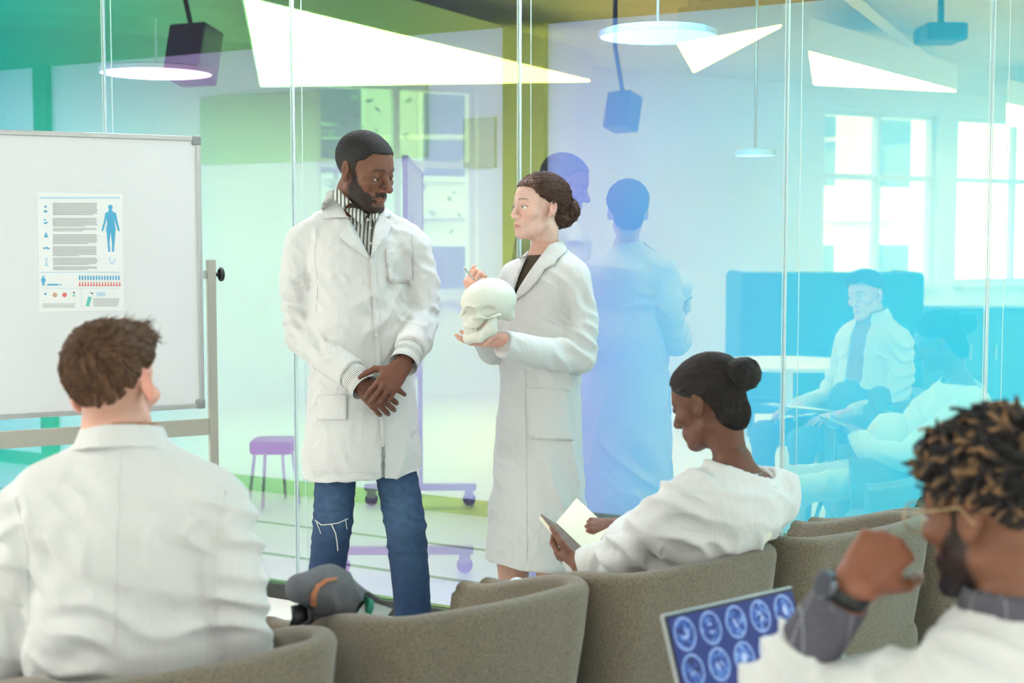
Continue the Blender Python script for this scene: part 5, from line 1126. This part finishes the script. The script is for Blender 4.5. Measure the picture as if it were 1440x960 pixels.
# ------------------------------------------------------------------ man on the right with laptop
def right_man():
    D = 2.0; A = lambda x, y, d=0: tuple(at(x, y, D + d)); b0 = Vector((.74, 2.02, 0))
    t = thing('person', b0, 0, 'man with short dark twists and golden tips resting his chin on his fist', 'person'); skin = (126, 82, 60)
    f = Vector((-.60, .80, 0)).normalized(); r = Vector((f.y, -f.x, 0)); al = math.radians(38); M = basis(at(1397, 718, D + .02), (-math.sin(al), math.cos(al)), math.radians(10), 0, 1.03); nb = at(1432, 850, D - .02)
    V, Q = head_sdf(M, lid=.3, neck=nb).mesh(.003); V = relax(V, Q, 1, .3); parts = [(V, Q, head_col(V, M, skin, (130, 80, 70), (30, 24, 22), (36, 28, 26))), eyeballs(M, (40, 28, 20))]
    S = SDF(); S.cone(A(1432, 830, -.02), A(1440, 900, -.02), .06, .085, .03); S.econe(A(1445, 940), tuple(b0 + Vector((0, 0, .55))), (.14, .085), (.14, .1), tuple(r), .03); V, Q = S.mesh(.012); parts.append((V, Q, skin_col(V, skin)))
    wl = at(1198, 826, D + .02); M1 = hand_M(wl, at(1264, 748, D + .075) - wl, (-.40, -.90, .05), 1.04)
    V, Q = hand_sdf(M1, -1, [(66, 78, 40), (70, 84, 44), (72, 86, 44), (72, 86, 44)], [(.5, .8, -.45), (.15, .8, -.6), (.0, .75, -.7)], (2, 0, -2, -4), at(1186, 846, D + .022)).mesh(.003); parts.append((V, Q, skin_col(V, (140, 88, 66))))
    wr_ = Vector((.60, 2.42, .68)); V, Q = hand_sdf(hand_M(wr_, (-.5, .85, -.05), (0, 0, 1), 1.0), 1, [(10, 18, 10)] * 4, [(.7, .6, -.2), (.4, .85, -.2), (.3, .9, -.2)], (5, 1, -3, -8), wr_ - f * .08).mesh(.0035); parts.append((V, Q, skin_col(V, skin)))
    V, Q, C = join(parts); fast_mesh('body', V, Q, mskin, t, C)
    # hair: base and twists
    S = SH(M); S.e((0, -.018, .046), (.081, .105, .090), k=0); S.e((0, .02, .06), (.070, .072, .056), k=.02)
    hair_cut(S, M, [(-.13, -.045), (-.07, -.05), (-.045, -.015), (-.03, .022), (.0, .03), (.02, .036), (.045, .052), (.066, .074), (.1, .078)])
    V, Q = S.mesh(.0036); N = vnormals(V, Q); V = V + N * (.002 * noise3(V, 120, 3))[:, None]; c = np.tile(np.array(lin((28, 24, 24))), (len(V), 1)); pl_ = L2(M, V); c = lerp(c, np.array(lin((74, 54, 44))), .6 * sst(.0 - pl_[:, 2], 0, .05))
    P, n = sample_surf(V, Q, 560, 5, lambda p: L2(M, p)[:, 2] > .012); hd = np.array(lin((30, 25, 24))); ht = np.array(lin((158, 116, 76))); R3 = np.array(M.to_3x3())
    def colr(t_, rnd, V_): return lerp(np.tile(hd, (len(t_), 1)), ht, np.clip((t_ - .35) * 1.6, 0, 1) * (rnd > .55) * .8)
    rs = np.random.RandomState(3); jd = rs.normal(size=3)
    def flow(P): 
        L = L2(M, P); return np.stack([noise3(P, 60, 11), noise3(P, 60, 12), noise3(P, 60, 13)], axis=1) * .8 + np.array([0, 0, -.75]) * sst(.10 - L[:, 2], 0, .07)[:, None] + R3[:, 1] * .25
    v2, q2, c2 = strands('s', P, n, flow, .036, .0052, colr, t, lift=.62, seg=7, seed=3, jit=.5, sides=6, taper=.45, curl=.5)
    V3, Q3, C3 = join([(V, Q, c), (v2, q2, c2)]); fast_mesh('hair', V3, Q3, mat('twist_hair', (40, 30, 28), .8, attr=True, bump=.5, bscale=400), t, C3)
    # glasses
    mg = mat('glasses_gold', (196, 170, 130), .3, .7); mlens = mpane; gl_ = thing('glasses', M @ Vector((0, .1, 0)), 0, 'thin round gold-rimmed glasses on the man with the laptop', 'glasses')
    for q in (-1, 1):
        ring = [M @ Vector((q * .034 + math.cos(a * .314) * .024, .108, -.002 + math.sin(a * .314) * .022)) for a in range(21)]; G().tube(ring, .0016, 8).build('rim', mg, gl_, smooth=True)
        G().disc(M @ Vector((q * .034, .108, -.002)), M.to_3x3() @ Vector((0, 1, 0)), .0232, .0015, 20).build('lens', mlens, gl_)
        G().tube([M @ Vector((q * .058, .106, .006)), M @ Vector((q * .079, .07, .008)), M @ Vector((q * .0835, -.005, .014)), M @ Vector((q * .083, -.025, -.01))], .0016, 8).build('temple', mg, gl_)
    G().tube([M @ Vector((-.011, .11, .004)), M @ Vector((0, .114, .007)), M @ Vector((.011, .11, .004))], .0015, 8).build('bridge', mg, gl_)
    # grey checked shirt
    ms = mat('grey_check', (92, 90, 98), .85, bump=.2, bscale=500); nt = ms.node_tree; br = nt.nodes.new('ShaderNodeTexBrick'); br.offset = 0; br.inputs['Scale'].default_value = 14; br.inputs['Mortar Size'].default_value = .012; br.inputs['Color1'].default_value = br.inputs['Color2'].default_value = (*lin((88, 86, 94)), 1); br.inputs['Mortar'].default_value = (*lin((150, 148, 154)), 1); br.inputs['Brick Width'].default_value = .9; br.inputs['Row Height'].default_value = .9
    tc = nt.nodes.new('ShaderNodeTexCoord'); nt.links.new(tc.outputs['Object'], br.inputs['Vector']); nt.links.new(br.outputs['Color'], nt.nodes['Principled BSDF'].inputs['Base Color'])
    S = SDF(); S.econe(A(1445, 945), tuple(b0 + Vector((0, 0, .52))), (.155, .10), (.15, .12), tuple(r), .03); S.cone(A(1432, 868, -.02), A(1440, 900, -.02), .074, .10, .03); V, Q = S.mesh(.009); shirt = fast_mesh('shirt', V, Q, ms, t)
    S = SDF(); u_ = Vector(A(1432, 846, -.02)); S.cone(tuple(u_ - Vector((0, 0, .03))), tuple(u_ + Vector((.0, 0, .022))), .088, .074, .0, flat=3); S.cone(tuple(u_ - Vector((0, 0, .06))), tuple(u_ + Vector((0, 0, .06))), .076, .066, .004, 's'); V, Q = S.mesh(.004); fast_mesh('shirt_collar', V, Q, ms, shirt)
    a, b = Vector(A(1140, 905, .05)), Vector(A(1186, 838, .02)); S = SDF().cone(tuple(a), tuple(b), .047, .041, 0, flat=3); S.cone(tuple(a + (a - b) * .1), tuple(b + (b - a) * .1), .043, .037, .0, 's'); V, Q = S.mesh(.0035); fast_mesh('shirt_cuff', V, Q, ms, shirt)
    # wrist watch
    wt = thing('wristwatch', at(1190, 832, D), 0, 'black wristwatch on the raised left wrist', 'watch'); ax = (b - a).normalized(); c0 = b + ax * .010
    u = (CAM - c0); u = (u - ax * u.dot(ax)).normalized(); w_ = ax.cross(u); nl = (w_ * (1 if w_.x < 0 else -1) * .75 + u * .65).normalized()
    g = G(); g.tube([c0 - ax * .011, c0 - ax * .009, c0 + ax * .009, c0 + ax * .011], [.0345, .0365, .0365, .0345], 30, cap=False); g.build('strap', mblk, wt, smooth=True)
    G().disc(c0 + nl * .039, nl, .021, .010, 28).build('case', mat('watch_metal', (110, 116, 124), .25, .8), wt, auto=True); G().disc(c0 + nl * .0445, nl, .018, .002, 28).build('dial', mat('watch_dial', (60, 66, 76), .15), wt)
    # coat
    S = SDF(); S.econe(A(1450, 960), tuple(b0 + Vector((0, .0, .66))), (.20, .13), (.19, .13), tuple(r), .04); S.econe(tuple(b0 + Vector((0, 0, .66))), tuple(b0 + Vector((0, 0, .48))), (.19, .13), (.21, .15), tuple(r), .05)
    s1, s2 = Vector(A(1450, 945)) - r * .165, Vector(A(1450, 945)) + r * .165; S.cone(tuple(s1), tuple(s2), .070, .070, .06); S.cone(A(1436, 892, -.02), A(1442, 920, -.02), .090, .115, .04); S.cone(A(1408, 905, -.04), tuple(s1 + Vector((0, 0, .0))), .06, .068, .05)
    S.cone(A(1432, 820, -.02), A(1434, 886, -.015), .088, .080, .008, 's')
    el = Vector(A(1078, 1000, .10)); S.chain([tuple(s1), tuple(s1.lerp(el, .5) + Vector((0, 0, .0))), tuple(el), tuple(Vector(A(1142, 902, .055)))], [.072, .070, .066, .056], .008, flat=2)
    e2 = Vector((.93, 2.28, .66)); S.chain([tuple(s2), tuple(s2.lerp(e2, .5)), tuple(e2), tuple(wr_ - f * .05)], [.070, .068, .062, .05], .008, flat=2)
    V, Q = S.mesh(.0075); N = vnormals(V, Q); d = .012 * crease(V, (.8, .1, .6), .06, 71) * (near(V, tuple(el), .2) + .4) + .010 * crease(V, (.4, 0, .9), .07, 73) * near(V, tuple(s1), .15); V = relax(V + N * d[:, None], Q, 1, .5); fast_mesh('white_coat', V, Q, mcoat, t)
    seated_legs((.74, 2.08, .53), f, r, t, mat('trouser_dark', (60, 62, 70), .9, bump=.15, bscale=300), (mat('black_leather', (36, 34, 36), .35), mat('shoe_sole', (220, 216, 206), .7)), r0=.085, reach=.47, kneez=.53)
right_man()
# laptop on his lap
tl, tr_ = at(931, 864, 2.34), None; e = Vector((.79, .61, 0)).normalized(); n_ = Vector((e.y, -e.x, 0)); W_, H_ = .325, .215
dn = (Vector((0, 0, -1)) * .94 + n_ * .34).normalized(); nrm = e.cross(dn).normalized(); nrm = nrm if nrm.dot(CAM - tl) > 0 else -nrm
Rl = Matrix((e, nrm, -dn)).transposed()
t = thing('laptop', tl + e * W_ / 2 + dn * H_, 0, 'silver laptop showing rows of blue brain scans on the right man\'s lap', 'laptop')
def lp(u, v, o=0): return tl + e * u + dn * v + nrm * o
G().box(lp(W_ / 2, H_ / 2, -.004), (W_, .008, H_), Rl, bev=.003).build('lid', malu, t); G().box(lp(W_ / 2, H_ / 2, .0005), (W_ - .006, .002, H_ - .006), Rl).build('bezel', mblk, t)
nu, nv = 200, 130; uu, vv = np.meshgrid(np.linspace(0, 1, nu), np.linspace(0, 1, nv), indexing='ij'); x, y = uu.ravel(), vv.ravel(); cx, cy = (x * 5) % 1 - .5, (y * 3.2 + .15 * 0) % 1 - .5; cell = np.floor(x * 5) * 7 + np.floor(y * 3.2)
rr = np.sqrt((cx / .40) ** 2 + (cy / .46) ** 2); Pn = np.stack([x * 5, y * 3.2, cell * .7], axis=1); nz = noise3(Pn, 4.2, 2); nz2 = noise3(Pn, 9, 4); inten = np.where(rr < 1, .35 + .3 * np.clip(nz, -1, 1) + .15 * nz2, .12); inten = np.where((rr > .86) & (rr < 1), .8, inten); inten = np.where((rr < .3) & (nz > .1), .95, inten); inten = np.clip(inten, .03, 1)
cc = np.stack([inten ** 3 * .5, .01 + inten ** 1.9 * .62, .06 + inten ** .9 * .85], axis=1); Pv = np.array([lp(.008 + a * (W_ - .016), .008 + b * (H_ - .016), .0022) for a, b in zip(x, y)]); I = np.arange(nu * nv).reshape(nu, nv); Qs = np.stack([I[:-1, :-1], I[1:, :-1], I[1:, 1:], I[:-1, 1:]], axis=-1).reshape(-1, 4)
msc = mat('screen', (10, 12, 20), .12, attr=True); nt = msc.node_tree; at_ = [q for q in nt.nodes if q.type == 'ATTRIBUTE'][0]; nt.links.new(at_.outputs['Color'], nt.nodes['Principled BSDF'].inputs['Emission Color']); nt.nodes['Principled BSDF'].inputs['Emission Strength'].default_value = .55
for l in list(nt.links):
    if l.to_socket.name == 'Base Color': nt.links.remove(l)
fast_mesh('screen', Pv, Qs, msc, t, cc)
hb = lp(0, H_, .002); Rb = Matrix((e, -n_, Vector((0, 0, 1)))).transposed()
G().box(hb + e * W_ / 2 + n_ * .112 - Vector((0, 0, .004)), (W_, .22, .014), Rb, bev=.004).build('keyboard_base', malu, t); 
for i in range(5):
    for j in range(12): G().box(hb + e * (.03 + j * .0235) + n_ * (.03 + i * .02) + Vector((0, 0, .0045)), (.019, .016, .004), Rb).build('key', mblk, t)
G().box(hb + e * W_ / 2 + n_ * .17 + Vector((0, 0, .0036)), (.1, .06, .002), Rb).build('touchpad', mgreyp, t)
# ------------------------------------------------------------------ rolled backpack on the empty chair
def backpack():
    D = 3.02; A = lambda x, y, d=0: tuple(at(x, y, D + d)); b0 = Vector(A(455, 880)); t = thing('backpack', (b0.x, b0.y, b0.z - .2), 0, 'rolled grey backpack with a tan leather strap lying on the empty chair', 'backpack')
    mg = mat('grey_canvas', (96, 97, 101), .9, bump=.4, bscale=350, var=.08, vscale=60); a, m_, b = A(425, 828, -.02), A(462, 830, .02), A(522, 862, .08)
    S = SDF(); S.econe(a, m_, (.034, .045), (.050, .05), (0, 0, 1), .03); S.econe(m_, b, (.050, .05), (.040, .045), (0, 0, 1), .03); S.econe(A(440, 862, .04), A(500, 880, .10), (.03, .04), (.03, .04), (0, 0, 1), .01); S.cone(A(519, 858, .04), A(548, 872, .06), .036, .036, .004, 's'); V, Q = S.mesh(.005); N = vnormals(V, Q); V = relax(V + N * (.005 * crease(V, (.9, .2, .3), .05, 3))[:, None], Q, 1, .5); bt_ = bvh(V, Q); fast_mesh('bag', V, Q, mg, t)
    patch('leather_strap', [(436, 852), (437, 836), (444, 822), (458, 813), (474, 811), (474, 815), (461, 818), (450, 826), (445, 838), (445, 853)], bt_, mat('tan_leather', (176, 112, 76), .6, var=.06), t, .003, .004, 3, fb=3.0)
    G().lathe(Vector(A(508, 854, .045)), [(.012, 0), (.026, 0), (.027, .014), (.012, .014)], 20, Vector(b) - Vector(m_)).build('green_lining', mat('teal_lining', (30, 120, 92), .7), t, auto=True)
    g = G(); g.tube([A(420, 850, -.02), A(424, 868, -.03), A(418, 882, -.03)], [.012, .014, .012], 8, sq=(1.6, .5)); g.tube([A(436, 852, -.03), A(438, 872, -.04), A(424, 880, -.04)], [.012, .012, .01], 8, sq=(1.6, .5)); g.build('black_webbing', mblk, t, smooth=True)
    slab(G(), [Vector(A(502, 862, .0)), Vector(A(516, 843, .06)), Vector(A(552, 856, .1)), Vector(A(540, 872, .04))], .006).build('flap', mat('grey_leatherette', (150, 146, 138), .45), t)
backpack()
